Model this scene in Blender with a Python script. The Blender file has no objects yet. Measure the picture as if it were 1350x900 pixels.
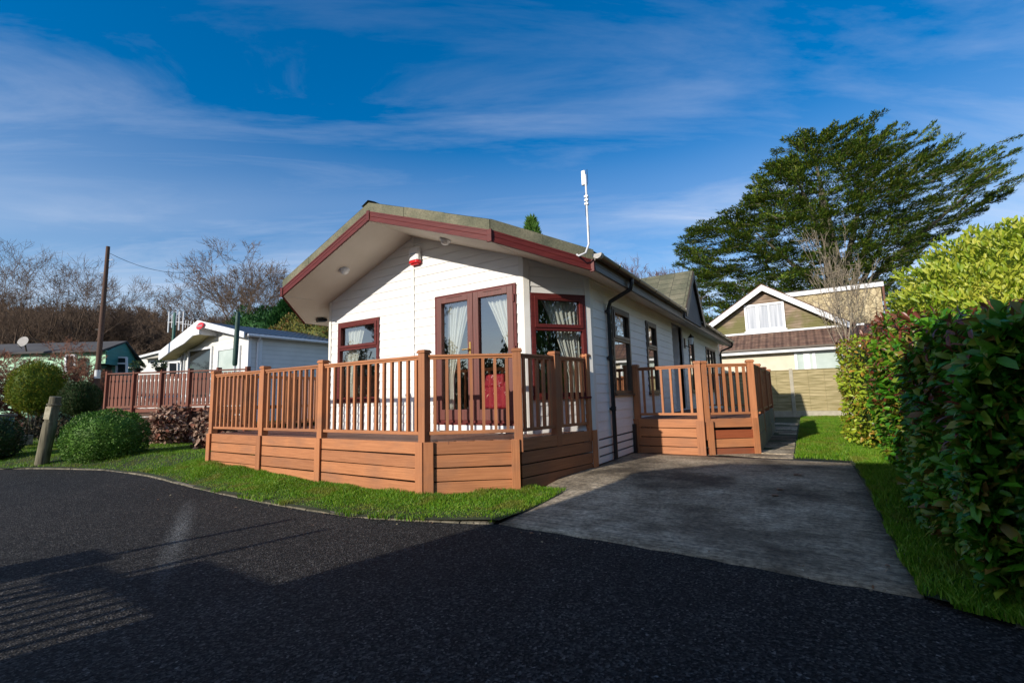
import bpy, math, random
import numpy as np
from mathutils import Matrix, Vector
R = math.radians
rng = np.random.default_rng(7)
random.seed(7)
scene = bpy.context.scene
col = scene.collection

# ------------------------------------------------------------------ camera model
M = np.array([[0.844, 0.085, 0.529], [0.536, -0.086, -0.84], [-0.026, 0.993, -0.118]])
_q, _ = np.linalg.qr(M)
M = _q * np.sign(np.diag(_q.T @ M))
F, CX, CY, EYE = 606., 675., 450., 1.15
SUN, SKY, CLOUD, CLOUDC = 4.2, .16, .58, (3.9, 4.2, 4.9)
O = np.array([0, 0, EYE])
FWD = np.array([-.533, .846, 0]); FWD /= np.linalg.norm(FWD)
RGT = np.array([FWD[1], -FWD[0], 0])
def ray(px, py): return M @ np.array([px - CX, -(py - CY), -F])
def onplane(px, py, p, n):
    d = ray(px, py); n = np.array(n, float)
    return O + d * (((np.array(p, float) - O) @ n) / (d @ n))
def G(px, py, z=0.): return onplane(px, py, (0, 0, z), (0, 0, 1))
def FR(px, py, d): return onplane(px, py, FWD * d, FWD)
def PY(px, py, y): return onplane(px, py, (0, y, 0), (0, 1, 0))
def sstep(a, b, x):
    t = np.clip((x - a) / (b - a), 0, 1); return t * t * (3 - 2 * t)

# ------------------------------------------------------------------ object helpers
def tag(o, label=None, cat=None, group=None, kind=None):
    if label: o['label'] = label
    if cat: o['category'] = cat
    if group: o['group'] = group
    if kind: o['kind'] = kind
    return o
def thing(name, loc, label, cat, group=None):
    o = bpy.data.objects.new(name, None); col.objects.link(o)
    o.location = [float(v) for v in loc]; o.empty_display_size = .2
    return tag(o, label, cat, group)
def world_loc(o):
    v = Vector((0, 0, 0))
    while o is not None:
        v = v + Vector(o.location) + (Vector(o.matrix_parent_inverse.translation) if o.parent else Vector((0, 0, 0)))
        o = o.parent
    return v
def link(name, me, parent=None):
    o = bpy.data.objects.new(name, me); col.objects.link(o)
    if parent is not None:
        o.parent = parent
        o.matrix_parent_inverse = Matrix.Translation(-world_loc(parent))
    return o
class MB:
    """collects shapes of one mesh, world coordinates"""
    def __init__(s): s.v = []; s.f = []; s.m = []
    def add(s, vs, fs, mi=0):
        n = len(s.v); s.v += [tuple(float(c) for c in p) for p in vs]
        s.f += [tuple(i + n for i in f) for f in fs]; s.m += [mi] * len(fs); return s
    def box(s, x0, x1, y0, y1, z0, z1, mi=0):
        x0, x1 = min(x0, x1), max(x0, x1); y0, y1 = min(y0, y1), max(y0, y1); z0, z1 = min(z0, z1), max(z0, z1)
        return s.add([(x0,y0,z0),(x1,y0,z0),(x1,y1,z0),(x0,y1,z0),(x0,y0,z1),(x1,y0,z1),(x1,y1,z1),(x0,y1,z1)],
                     [(0,3,2,1),(4,5,6,7),(0,1,5,4),(1,2,6,5),(2,3,7,6),(3,0,4,7)], mi)
    def bar(s, p0, p1, w, t, up=(0, 0, 1), mi=0):
        """box along p0-p1, w across, t along up, centred on the line"""
        p0 = Vector(p0); p1 = Vector(p1); d = (p1 - p0).normalized(); up = Vector(up)
        a = d.cross(up)
        if a.length < 1e-5: a = d.cross(Vector((1, 0, 0)))
        a.normalize(); b = a.cross(d).normalized()
        a *= w / 2; b *= t / 2
        vs = [p0-a-b, p0+a-b, p0+a+b, p0-a+b, p1-a-b, p1+a-b, p1+a+b, p1-a+b]
        return s.add(vs, [(0,1,2,3),(7,6,5,4),(4,5,1,0),(5,6,2,1),(6,7,3,2),(7,4,0,3)], mi)
    def prism(s, poly, z0, z1, mi=0):
        n = len(poly); vs = [(x, y, z0) for x, y in poly] + [(x, y, z1) for x, y in poly]
        fs = [tuple(range(n))[::-1], tuple(range(n, 2*n))] + [(i, (i+1) % n, n+(i+1) % n, n+i) for i in range(n)]
        return s.add(vs, fs, mi)
    def slab(s, top, dz, mi=0):
        """polygon of 3-d points extruded down by dz"""
        n = len(top); vs = [tuple(p) for p in top] + [(p[0], p[1], p[2] - dz) for p in top]
        fs = [tuple(range(n)), tuple(range(n, 2*n))[::-1]] + [(n+i, n+(i+1) % n, (i+1) % n, i) for i in range(n)]
        return s.add(vs, fs, mi)
    def extr(s, poly, vec, mi=0):
        """planar 3-d polygon extruded by a vector"""
        v = Vector(vec); n = len(poly); P = [Vector(p) for p in poly]
        vs = P + [p + v for p in P]
        fs = [tuple(range(n))[::-1], tuple(range(n, 2*n))] + [(i, (i+1) % n, n+(i+1) % n, n+i) for i in range(n)]
        return s.add(vs, fs, mi)
    def tube(s, pts, rs, n=8, mi=0, caps=True):
        P = [Vector(p) for p in pts]
        if not hasattr(rs, '__len__'): rs = [rs] * len(P)
        base = len(s.v); ref = None
        for i, p in enumerate(P):
            d = ((P[i+1] - p) if i == 0 else (p - P[i-1]) if i == len(P)-1 else (P[i+1] - P[i-1])).normalized()
            if ref is None: ref = Vector((1, 0, 0)) if abs(d.x) < .8 else Vector((0, 1, 0))
            a = (ref - d * ref.dot(d)).normalized(); b = d.cross(a); ref = a
            for k in range(n):
                t = 2*math.pi*k/n; q = p + (a*math.cos(t) + b*math.sin(t)) * rs[i]; s.v.append(tuple(q))
        for i in range(len(P)-1):
            for k in range(n):
                s.f.append((base+i*n+k, base+i*n+(k+1) % n, base+(i+1)*n+(k+1) % n, base+(i+1)*n+k)); s.m.append(mi)
        if caps:
            s.f.append(tuple(base+k for k in range(n))[::-1]); s.m.append(mi)
            s.f.append(tuple(base+(len(P)-1)*n+k for k in range(n))); s.m.append(mi)
        return s
    def lathe(s, c, prof, n=20, axis=(0, 0, 1), mi=0):
        """prof = (distance along axis, radius)"""
        c = Vector(c); ax = Vector(axis).normalized()
        return s.tube([c + ax * h for h, r in prof], [max(r, 1e-4) for h, r in prof], n, mi)
    def build(s, name, mats, parent=None, smooth=False, bevel=0):
        me = bpy.data.meshes.new(name); me.from_pydata(s.v, [], s.f)
        for m in (mats if isinstance(mats, (list, tuple)) else [mats]): me.materials.append(m)
        me.polygons.foreach_set('material_index', s.m)
        if smooth: me.polygons.foreach_set('use_smooth', [True] * len(s.f))
        me.update()
        o = link(name, me, parent)
        if bevel:
            b = o.modifiers.new('bevel', 'BEVEL'); b.width = bevel; b.segments = 2; b.limit_method = 'ANGLE'
        if smooth and hasattr(me, 'set_sharp_from_angle'): me.set_sharp_from_angle(angle=R(40))
        return o
def np_mesh(name, V, T, mat, parent=None, smooth=False):
    """V (n,3) float, T (m,3) or (m,4) int"""
    me = bpy.data.meshes.new(name); k = T.shape[1]
    me.vertices.add(len(V)); me.vertices.foreach_set('co', np.ascontiguousarray(V, np.float32).ravel())
    me.loops.add(T.size); me.loops.foreach_set('vertex_index', np.ascontiguousarray(T, np.int32).ravel())
    me.polygons.add(len(T)); me.polygons.foreach_set('loop_start', np.arange(0, T.size, k, dtype=np.int32))
    if smooth: me.polygons.foreach_set('use_smooth', np.ones(len(T), bool))
    me.update(calc_edges=True); me.materials.append(mat)
    return link(name, me, parent)

# ------------------------------------------------------------------ materials
def new_mat(name):
    m = bpy.data.materials.new(name); m.use_nodes = True
    return m, m.node_tree, m.node_tree.nodes['Principled BSDF']
def N(nt, t, **kw):
    n = nt.nodes.new(t)
    for k, v in kw.items():
        if k in n.inputs: n.inputs[k].default_value = v
        else: setattr(n, k, v)
    return n
def L(nt, a, b): nt.links.new(a, b)
def ramp(nt, src, stops):
    r = nt.nodes.new('ShaderNodeValToRGB'); e = r.color_ramp.elements
    while len(e) < len(stops): e.new(.5)
    for i, (p, c) in enumerate(stops):
        e[i].position = p; e[i].color = (*c, 1) if len(c) == 3 else c
    L(nt, src, r.inputs[0]); return r
def coords(nt, scale=(1, 1, 1), rot=(0, 0, 0), kind='world'):
    if kind == 'world': src = N(nt, 'ShaderNodeNewGeometry').outputs['Position']
    else: src = N(nt, 'ShaderNodeTexCoord').outputs[kind]
    mp = nt.nodes.new('ShaderNodeMapping'); mp.inputs['Scale'].default_value = scale; mp.inputs['Rotation'].default_value = rot
    L(nt, src, mp.inputs[0]); return mp.outputs[0]
def noise(nt, vec, scale, detail=4, rough=.55, dist=0):
    n = N(nt, 'ShaderNodeTexNoise', Scale=scale, Detail=detail, Roughness=rough, Distortion=dist); L(nt, vec, n.inputs['Vector']); return n
def bump(nt, b, h, strength=.3, dist=.01):
    n = N(nt, 'ShaderNodeBump', Strength=strength, Distance=dist); L(nt, h, n.inputs['Height']); L(nt, n.outputs[0], b.inputs['Normal']); return n
def mixc(nt, fac, a, b, mode='MIX'):
    m = nt.nodes.new('ShaderNodeMix'); m.data_type = 'RGBA'; m.blend_type = mode
    if hasattr(fac, 'links'): L(nt, fac, m.inputs[0])
    else: m.inputs[0].default_value = fac
    for i, c in ((6, a), (7, b)):
        if hasattr(c, 'links'): L(nt, c, m.inputs[i])
        else: m.inputs[i].default_value = (*c, 1)
    return m.outputs[2]
def noisy(name, c0, c1, scale=5, rough=.7, stretch=(1, 1, 1), bmp=0, bscale=60, detail=5, spec=.5, p0=.3, p1=.7):
    m, nt, b = new_mat(name); v = coords(nt, stretch)
    n = noise(nt, v, scale, detail); r = ramp(nt, n.outputs[0], [(p0, c0), (p1, c1)])
    L(nt, r.outputs[0], b.inputs['Base Color']); b.inputs['Roughness'].default_value = rough
    b.inputs['Specular IOR Level'].default_value = spec
    if bmp: bump(nt, b, noise(nt, v, bscale, 4).outputs[0], bmp, .01)
    return m
def leafmat(name, cols, rough=.5, spec=.4, trans=.0, clump=None, blotch=None):
    """leaf colour varies per leaf; light passes through a little"""
    m, nt, b = new_mat(name)
    isl = N(nt, 'ShaderNodeNewGeometry').outputs['Random Per Island']
    k = len(cols); r = ramp(nt, isl, [(i / max(1, k - 1), c) for i, c in enumerate(cols)])
    c = r.outputs[0]
    if clump:
        n = noise(nt, coords(nt), clump[0], 3)
        f = ramp(nt, n.outputs[0], [(.4, (0, 0, 0)), (.62, (1, 1, 1))])
        c = mixc(nt, f.outputs[0], c, mixc(nt, 1., c, clump[1], 'MULTIPLY'))
    if blotch:
        n = noise(nt, coords(nt), blotch[0], 2)
        f = ramp(nt, n.outputs[0], [(.52, (0, 0, 0)), (.62, (1, 1, 1))])
        c = mixc(nt, f.outputs[0], c, blotch[1])
    L(nt, c, b.inputs['Base Color']); b.inputs['Roughness'].default_value = rough
    b.inputs['Specular IOR Level'].default_value = spec
    if trans:
        t = N(nt, 'ShaderNodeBsdfTranslucent'); L(nt, c, t.inputs[0])
        mx = N(nt, 'ShaderNodeMixShader'); mx.inputs[0].default_value = trans
        L(nt, b.outputs[0], mx.inputs[1]); L(nt, t.outputs[0], mx.inputs[2])
        L(nt, mx.outputs[0], nt.nodes['Material Output'].inputs[0])
    return m
MT = {}
def composite(name, a, c, st):
    m, nt, b = new_mat(name)
    n = noise(nt, coords(nt, st), 1., 6, .65); big = noise(nt, coords(nt, (1.4, 1.4, 3.)), 1.1, 3)
    isl = N(nt, 'ShaderNodeObjectInfo').outputs['Random']
    c0 = ramp(nt, n.outputs[0], [(.28, a), (.72, c)]).outputs[0]
    c1 = mixc(nt, .75, c0, ramp(nt, isl, [(0, (.70, .70, .75)), (.5, (1, .98, .98)), (1, (1.12, 1.12, 1.1))]).outputs[0], 'MULTIPLY')
    c2 = mixc(nt, ramp(nt, big.outputs[0], [(.5, (0, 0, 0)), (.75, (.45, .45, .45))]).outputs[0], c1, (.17, .10, .07))
    st2 = noise(nt, coords(nt, (.35 * st[0], .35 * st[1], .35 * st[2])), 1.5, 8, .7)
    c3 = mixc(nt, ramp(nt, st2.outputs[0], [(.62, (0, 0, 0)), (.70, (.5, .5, .5))]).outputs[0], c2, (.12, .045, .02))
    L(nt, c3, b.inputs['Base Color']); b.inputs['Roughness'].default_value = .62; b.inputs['Specular IOR Level'].default_value = .3
    bump(nt, b, n.outputs[0], .35, .004); return m
MT['deck_h'] = composite('composite_board', (.31, .118, .048), (.52, .222, .098), (2.2, 2.2, 90))
MT['deck_v'] = composite('composite_post', (.33, .125, .05), (.51, .215, .095), (90, 90, 2.2))
MT['deck_floor'] = composite('deck_floor_board', (.20, .085, .045), (.30, .13, .07), (2., 60, 60))
MT['old_deck'] = composite('weathered_red_timber', (.11, .034, .02), (.23, .072, .04), (60, 60, 2))
MT['redboard'] = composite('red_brown_board', (.24, .06, .022), (.36, .10, .04), (2.2, 2.2, 90))
# white cladding
m, nt, b = new_mat('white_cladding')
n1 = noise(nt, coords(nt, (1, 1, 3)), 1.2, 5); n2 = noise(nt, coords(nt, (3, 3, 70)), 1, 5)
c = ramp(nt, n1.outputs[0], [(.3, (.70, .69, .66)), (.65, (.80, .79, .76))]).outputs[0]
c = mixc(nt, .25, c, ramp(nt, n2.outputs[0], [(.35, (.62, .61, .58)), (.6, (.82, .81, .78))]).outputs[0])
L(nt, c, b.inputs['Base Color']); b.inputs['Roughness'].default_value = .5
bump(nt, b, n2.outputs[0], .25, .003); MT['white'] = m
MT['trim'] = noisy('cream_trim', (.66, .64, .58), (.76, .74, .69), 3, .5)
MT['soffit'] = noisy('soffit_panel', (.60, .54, .45), (.70, .64, .55), 1.4, .6)
MT['upvc'] = noisy('white_plastic', (.74, .75, .76), (.82, .82, .82), 4, .35)
MT['maroon'] = noisy('rosewood_plastic', (.075, .010, .010), (.135, .022, .017), 1, .5, (3, 3, 70), .15, 1)
MT['maroon'].node_tree.nodes['Principled BSDF'].inputs['Specular IOR Level'].default_value = .25
MT['maroon_v'] = noisy('rosewood_upright', (.085, .018, .012), (.14, .032, .021), 1, .5, (70, 70, 3), .15, 1)
MT['bronze'] = noisy('dark_bronze_frame', (.06, .04, .028), (.10, .07, .045), 3, .4)
MT['black'] = noisy('black_plastic', (.012, .012, .013), (.025, .026, .028), 6, .32)
MT['metal'] = noisy('galvanised_pole', (.55, .56, .58), (.72, .73, .75), 12, .4)
MT['brass'] = noisy('brass', (.6, .36, .10), (.75, .5, .18), 12, .3)
MT['brass'].node_tree.nodes['Principled BSDF'].inputs['Metallic'].default_value = 1
MT['red_plastic'] = noisy('red_plastic', (.55, .01, .015), (.65, .015, .02), 5, .25)
MT['red_fabric'] = noisy('red_upholstery', (.42, .008, .025), (.55, .012, .035), 8, .7)
MT['curtain'] = noisy('cream_curtain', (.72, .67, .56), (.80, .76, .66), 3, .85)
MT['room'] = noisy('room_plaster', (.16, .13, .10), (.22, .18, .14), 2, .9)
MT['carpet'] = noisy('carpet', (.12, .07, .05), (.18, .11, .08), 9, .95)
MT['timber_grey'] = noisy('weathered_grey_timber', (.16, .15, .11), (.36, .33, .26), 1, .85, (40, 40, 2.5), .6, 1)
MT['concrete_edge'] = noisy('old_concrete_edging', (.06, .055, .035), (.26, .23, .17), 9, .9, bmp=.8, bscale=50)
MT['green_lap'] = None
# felt shingles
m, nt, b = new_mat('mossy_felt_shingles')
v = coords(nt); n1 = noise(nt, v, 2.2, 6, .6); n2 = noise(nt, v, 45, 4, .7)
c = ramp(nt, n1.outputs[0], [(.3, (.10, .105, .068)), (.5, (.16, .155, .10)), (.72, (.24, .215, .145))]).outputs[0]
c = mixc(nt, .6, c, ramp(nt, n2.outputs[0], [(.3, (.35, .35, .35)), (.7, (1.3, 1.3, 1.25))]).outputs[0], 'MULTIPLY')
br = N(nt, 'ShaderNodeTexBrick', Scale=1.); br.inputs['Brick Width'].default_value = .16; br.inputs['Row Height'].default_value = .36
br.inputs['Mortar Size'].default_value = .008; br.inputs['Color1'].default_value = (1, 1, 1, 1); br.inputs['Color2'].default_value = (.72, .74, .72, 1); br.inputs['Mortar'].default_value = (.4, .4, .4, 1)
sx = N(nt, 'ShaderNodeSeparateXYZ'); L(nt, v, sx.inputs[0]); cx = N(nt, 'ShaderNodeCombineXYZ')
L(nt, sx.outputs[1], cx.inputs[0]); L(nt, sx.outputs[0], cx.inputs[1]); L(nt, cx.outputs[0], br.inputs['Vector'])
MT['felt_edge'] = m
L(nt, c, b.inputs['Base Color']); b.inputs['Roughness'].default_value = .92; bump(nt, b, n2.outputs[0], .7, .01)
m2 = m.copy(); m2.name = 'grooved_felt_tiles'; nt = m2.node_tree; b = nt.nodes['Principled BSDF']
br = [q for q in nt.nodes if q.type == 'TEX_BRICK'][0]
src = b.inputs['Base Color'].links[0].from_socket
L(nt, mixc(nt, 1., src, br.outputs['Color'], 'MULTIPLY'), b.inputs['Base Color']); MT['felt'] = m2

# tarmac
m, nt, b = new_mat('tarmac'); v = coords(nt)
vo = N(nt, 'ShaderNodeTexVoronoi', Scale=88.); L(nt, v, vo.inputs['Vector'])
n1 = noise(nt, v, 60, 4, .7); n2 = noise(nt, v, .55, 5, .6); n3 = noise(nt, v, 3., 4)
c = ramp(nt, vo.outputs['Color'], [(0, (.005, .005, .005)), (.45, (.020, .0195, .0185)), (.72, (.050, .048, .045)), (.9, (.105, .10, .092)), (1, (.24, .23, .21))]).outputs[0]
c = mixc(nt, .7, c, ramp(nt, n2.outputs[0], [(.3, (.75, .75, .78)), (.7, (1.35, 1.25, 1.2))]).outputs[0], 'MULTIPLY')
c = mixc(nt, .4, c, ramp(nt, n3.outputs[0], [(.3, (.7, .7, .7)), (.7, (1.2, 1.2, 1.2))]).outputs[0], 'MULTIPLY')
spk = ramp(nt, noise(nt, v, 34, 1).outputs[0], [(.775, (0, 0, 0)), (.80, (1, 1, 1))])
c = mixc(nt, spk.outputs[0], c, (.22, .21, .19))
# streak of light reflected off a window, painted into the tarmac colour
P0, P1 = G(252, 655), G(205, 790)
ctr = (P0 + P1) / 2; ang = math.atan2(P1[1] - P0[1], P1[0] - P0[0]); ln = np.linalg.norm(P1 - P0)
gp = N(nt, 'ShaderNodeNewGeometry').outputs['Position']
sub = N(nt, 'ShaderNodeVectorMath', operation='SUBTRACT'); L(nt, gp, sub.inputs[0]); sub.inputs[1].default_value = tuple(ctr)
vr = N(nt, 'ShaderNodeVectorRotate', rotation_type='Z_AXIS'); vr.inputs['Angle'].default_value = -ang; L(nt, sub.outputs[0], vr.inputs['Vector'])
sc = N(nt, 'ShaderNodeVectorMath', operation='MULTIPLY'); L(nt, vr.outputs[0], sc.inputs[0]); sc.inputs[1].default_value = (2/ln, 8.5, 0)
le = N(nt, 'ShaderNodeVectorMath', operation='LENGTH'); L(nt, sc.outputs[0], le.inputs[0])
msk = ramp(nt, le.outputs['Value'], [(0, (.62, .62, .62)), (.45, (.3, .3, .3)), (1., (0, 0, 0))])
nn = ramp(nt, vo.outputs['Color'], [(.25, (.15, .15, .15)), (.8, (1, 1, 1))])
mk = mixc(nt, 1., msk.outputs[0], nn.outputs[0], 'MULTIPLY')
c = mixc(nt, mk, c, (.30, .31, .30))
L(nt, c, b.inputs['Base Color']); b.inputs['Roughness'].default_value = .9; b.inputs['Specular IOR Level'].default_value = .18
h = N(nt, 'ShaderNodeMath', operation='ADD'); L(nt, vo.outputs['Distance'], h.inputs[0]); L(nt, n1.outputs[0], h.inputs[1])
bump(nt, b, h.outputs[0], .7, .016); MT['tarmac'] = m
# brushed concrete drive
m, nt, b = new_mat('tamped_concrete'); v = coords(nt)
nb = noise(nt, coords(nt, (1.3, 30, 1), (0, 0, R(5))), 1., 4, .6, .4); n2 = noise(nt, v, .75, 5, .62); n3 = noise(nt, v, 26, 5, .75); n4 = noise(nt, v, 4.5, 5, .65)
c = ramp(nt, n2.outputs[0], [(.38, (.11, .085, .055)), (.48, (.29, .235, .16)), (.60, (.47, .39, .28))]).outputs[0]
c = mixc(nt, .75, c, ramp(nt, n3.outputs[0], [(.38, (.35, .35, .35)), (.62, (1.45, 1.43, 1.4))]).outputs[0], 'MULTIPLY')
c = mixc(nt, .5, c, ramp(nt, nb.outputs[0], [(.38, (.42, .42, .42)), (.58, (1.25, 1.25, 1.25))]).outputs[0], 'MULTIPLY')
c = mixc(nt, .7, c, ramp(nt, n4.outputs[0], [(.36, (.55, .52, .48)), (.62, (1.2, 1.2, 1.2))]).outputs[0], 'MULTIPLY')
L(nt, c, b.inputs['Base Color']); b.inputs['Roughness'].default_value = .85
h = N(nt, 'ShaderNodeMath', operation='MULTIPLY_ADD'); L(nt, nb.outputs[0], h.inputs[0]); h.inputs[1].default_value = 1.3; L(nt, n3.outputs[0], h.inputs[2])
bump(nt, b, h.outputs[0], .9, .014); MT['concrete'] = m
MT['soil'] = noisy('mossy_soil', (.020, .030, .010), (.045, .060, .018), 8, .95, bmp=.8)
MT['field'] = noisy('rough_field', (.03, .05, .015), (.06, .08, .03), .4, .95)
MT['grass'] = leafmat('lawn_grass', [(.07, .19, .008), (.12, .30, .012), (.20, .38, .02), (.30, .38, .05)], .5, .3, .35, clump=(1.1, (.72, .75, .6)), blotch=(2.3, (.20, .24, .03)))
MT['hedge'] = leafmat('laurel_leaf', [(.03, .14, .010), (.07, .24, .014), (.15, .32, .018), (.045, .18, .016), (.28, .33, .03), (.22, .10, .03)], .36, .38, .22, clump=(1.5, (.75, .85, .7)))
MT['hedge_tip'] = leafmat('photinia_red_leaf', [(.16, .03, .02), (.22, .07, .03), (.11, .05, .025)], .35, .5, .2)
MT['hedge_y'] = leafmat('yellow_green_leaf', [(.26, .38, .02), (.42, .50, .04), (.18, .30, .02), (.50, .24, .04)], .4, .4, .3)
MT['varieg'] = leafmat('golden_laurel_leaf', [(.20, .30, .02), (.40, .46, .035), (.58, .56, .08), (.14, .25, .02)], .42, .4, .35, clump=(1.4, (.7, .85, .6)))
MT['box'] = leafmat('clipped_box_leaf', [(.025, .085, .008), (.05, .14, .014), (.10, .21, .03), (.17, .26, .07)], .55, .2, .15)
MT['gold'] = leafmat('golden_conifer', [(.08, .15, .012), (.20, .24, .015), (.05, .11, .012), (.30, .24, .02)], .6, .2, .2)
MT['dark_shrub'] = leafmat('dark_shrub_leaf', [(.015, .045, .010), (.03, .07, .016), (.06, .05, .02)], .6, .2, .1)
MT['cedar'] = leafmat('cedar_needles', [(.035, .085, .012), (.07, .14, .016), (.14, .20, .02), (.20, .21, .035)], .6, .25, .1)
MT['conifer'] = leafmat('cypress_foliage', [(.012, .06, .014), (.022, .085, .018), (.04, .12, .022)], .6, .25, .1)
MT['conifer_l'] = leafmat('bright_cypress_foliage', [(.04, .11, .02), (.08, .18, .03), (.12, .22, .04)], .6, .25, .15)
MT['hydr'] = leafmat('dry_flower_heads', [(.13, .065, .045), (.30, .19, .13), (.45, .32, .24), (.09, .035, .025), (.22, .09, .06)], .8, .1, .1)
MT['mix_hedge'] = leafmat('yellowing_hedge_leaf', [(.12, .12, .02), (.20, .17, .03), (.06, .09, .02), (.22, .10, .03)], .6, .2, .2)
MT['litter'] = leafmat('fallen_leaf', [(.30, .26, .16), (.22, .10, .05), (.5, .45, .33)], .7, .2)
MT['bark'] = noisy('grey_green_bark', (.055, .048, .032), (.13, .12, .08), 3, .9, (6, 6, 1), .5, 20)
MT['bark_pale'] = noisy('pale_bark', (.24, .19, .13), (.38, .31, .22), 3, .85, (6, 6, 1))
MT['twig_red'] = noisy('reddish_twigs', (.11, .05, .035), (.20, .10, .065), 2, .9)
MT['twig_brown'] = noisy('brown_twigs', (.080, .048, .030), (.155, .10, .062), .3, .9)
MT['twig_rust'] = noisy('rusty_twigs', (.16, .065, .035), (.27, .12, .07), 2, .9)
MT['twig_grey'] = noisy('grey_brown_twigs', (.085, .055, .036), (.18, .115, .07), .6, .9)
MT['pole'] = noisy('creosoted_pole', (.055, .028, .018), (.12, .062, .04), 2, .85, (30, 30, 1))

def glass(name, ior=.27, tint=(.82, .88, .90)):
    m, nt, b = new_mat(name); nt.nodes.remove(b)
    lw = N(nt, 'ShaderNodeLayerWeight', Blend=.5); pw = N(nt, 'ShaderNodeMath', operation='POWER'); L(nt, lw.outputs['Facing'], pw.inputs[0]); pw.inputs[1].default_value = 4.
    fr = N(nt, 'ShaderNodeMath', operation='MULTIPLY_ADD'); L(nt, pw.outputs[0], fr.inputs[0]); r0 = ior; fr.inputs[1].default_value = 1-r0; fr.inputs[2].default_value = r0; g = N(nt, 'ShaderNodeBsdfGlossy', Roughness=.0); g.inputs[0].default_value = (1, 1, 1, 1)
    t = N(nt, 'ShaderNodeBsdfTransparent'); t.inputs[0].default_value = (*tint, 1)
    w = N(nt, 'ShaderNodeTexNoise', Scale=1.1, Detail=1.); L(nt, coords(nt), w.inputs['Vector'])
    bp = N(nt, 'ShaderNodeBump', Strength=.12, Distance=.02); L(nt, w.outputs[0], bp.inputs['Height']); L(nt, bp.outputs[0], g.inputs['Normal'])
    mx = N(nt, 'ShaderNodeMixShader'); L(nt, fr.outputs[0], mx.inputs[0]); L(nt, t.outputs[0], mx.inputs[1]); L(nt, g.outputs[0], mx.inputs[2])
    L(nt, mx.outputs[0], nt.nodes['Material Output'].inputs[0]); return m
MT['glass'] = glass('window_glass')
MT['glass_s'] = glass('side_window_glass', .38, (.6, .65, .66))
MT['glass_far'], _nt, _b = new_mat('dark_far_glass'); _b.inputs['Base Color'].default_value = (.02, .024, .028, 1); _b.inputs['Roughness'].default_value = .06; _b.inputs['Specular IOR Level'].default_value = .8
def lap(name, col0, col1, pitch=.14):
    m, nt, b = new_mat(name); v = coords(nt)
    sx = N(nt, 'ShaderNodeSeparateXYZ'); L(nt, v, sx.inputs[0])
    a = N(nt, 'ShaderNodeMath', operation='DIVIDE'); L(nt, sx.outputs[2], a.inputs[0]); a.inputs[1].default_value = pitch
    f = N(nt, 'ShaderNodeMath', operation='FRACT'); L(nt, a.outputs[0], f.inputs[0])
    iv = N(nt, 'ShaderNodeMath', operation='SUBTRACT'); iv.inputs[0].default_value = 1; L(nt, f.outputs[0], iv.inputs[1])
    n = noise(nt, v, 1.5, 5)
    c = ramp(nt, n.outputs[0], [(.3, col0), (.7, col1)]).outputs[0]
    seam = ramp(nt, f.outputs[0], [(0, (.45, .45, .45)), (.07, (1, 1, 1))])
    c = mixc(nt, 1., c, seam.outputs[0], 'MULTIPLY')
    L(nt, c, b.inputs['Base Color']); b.inputs['Roughness'].default_value = .55; bump(nt, b, iv.outputs[0], .6, .03); return m
MT['green_lap'] = lap('green_lap_boards', (.22, .48, .27), (.30, .58, .36))
MT['teal_lap'] = lap('teal_lap_boards', (.08, .27, .22), (.11, .33, .28))
MT['far_white'] = lap('white_lap_boards', (.68, .67, .63), (.78, .77, .73), .16)
MT['cream_wall'] = noisy('cream_render', (.62, .55, .42), (.72, .65, .50), 2, .8, bmp=.2)
MT['far_tile'] = noisy('grey_metal_tile', (.045, .055, .075), (.075, .09, .12), 3, .45)
MT['dark_roof'] = noisy('dark_felt_roof', (.05, .045, .045), (.09, .085, .08), 2, .9)
m, nt, b = new_mat('ribbed_metal_tiles'); v = coords(nt)
w1 = N(nt, 'ShaderNodeTexWave', Scale=1.6, bands_direction='Y'); L(nt, v, w1.inputs['Vector']); w2 = N(nt, 'ShaderNodeTexWave', Scale=1.2, bands_direction='X'); L(nt, v, w2.inputs['Vector'])
mm = N(nt, 'ShaderNodeMath', operation='MULTIPLY'); L(nt, w1.outputs['Fac'], mm.inputs[0]); L(nt, w2.outputs['Fac'], mm.inputs[1])
L(nt, ramp(nt, mm.outputs[0], [(0, (.03, .04, .055)), (1, (.10, .125, .165))]).outputs[0], b.inputs['Base Color']); b.inputs['Roughness'].default_value = .4
bump(nt, b, mm.outputs[0], .9, .06); MT['far_tile'] = m
# clay pantiles and stone cladding of the bungalow
m, nt, b = new_mat('brown_pantiles'); v = coords(nt)
w1 = N(nt, 'ShaderNodeTexWave', Scale=1.05, bands_direction='X'); L(nt, v, w1.inputs['Vector'])
w2 = N(nt, 'ShaderNodeTexWave', Scale=1.1, bands_direction='Y', wave_profile='SAW'); L(nt, v, w2.inputs['Vector'])
n1 = noise(nt, v, 3, 6, .7)
c = ramp(nt, n1.outputs[0], [(.3, (.07, .04, .03)), (.55, (.15, .085, .06)), (.75, (.24, .17, .11))]).outputs[0]
c = mixc(nt, .8, c, ramp(nt, w2.outputs['Fac'], [(0, (.45, .45, .45)), (.2, (1.15, 1.15, 1.15))]).outputs[0], 'MULTIPLY')
L(nt, c, b.inputs['Base Color']); b.inputs['Roughness'].default_value = .85
h = N(nt, 'ShaderNodeMath', operation='ADD'); L(nt, w1.outputs['Fac'], h.inputs[0]); L(nt, w2.outputs['Fac'], h.inputs[1]); bump(nt, b, h.outputs[0], 1., .09); MT['pantile'] = m
m, nt, b = new_mat('crazy_stone_cladding'); v = coords(nt)
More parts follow.
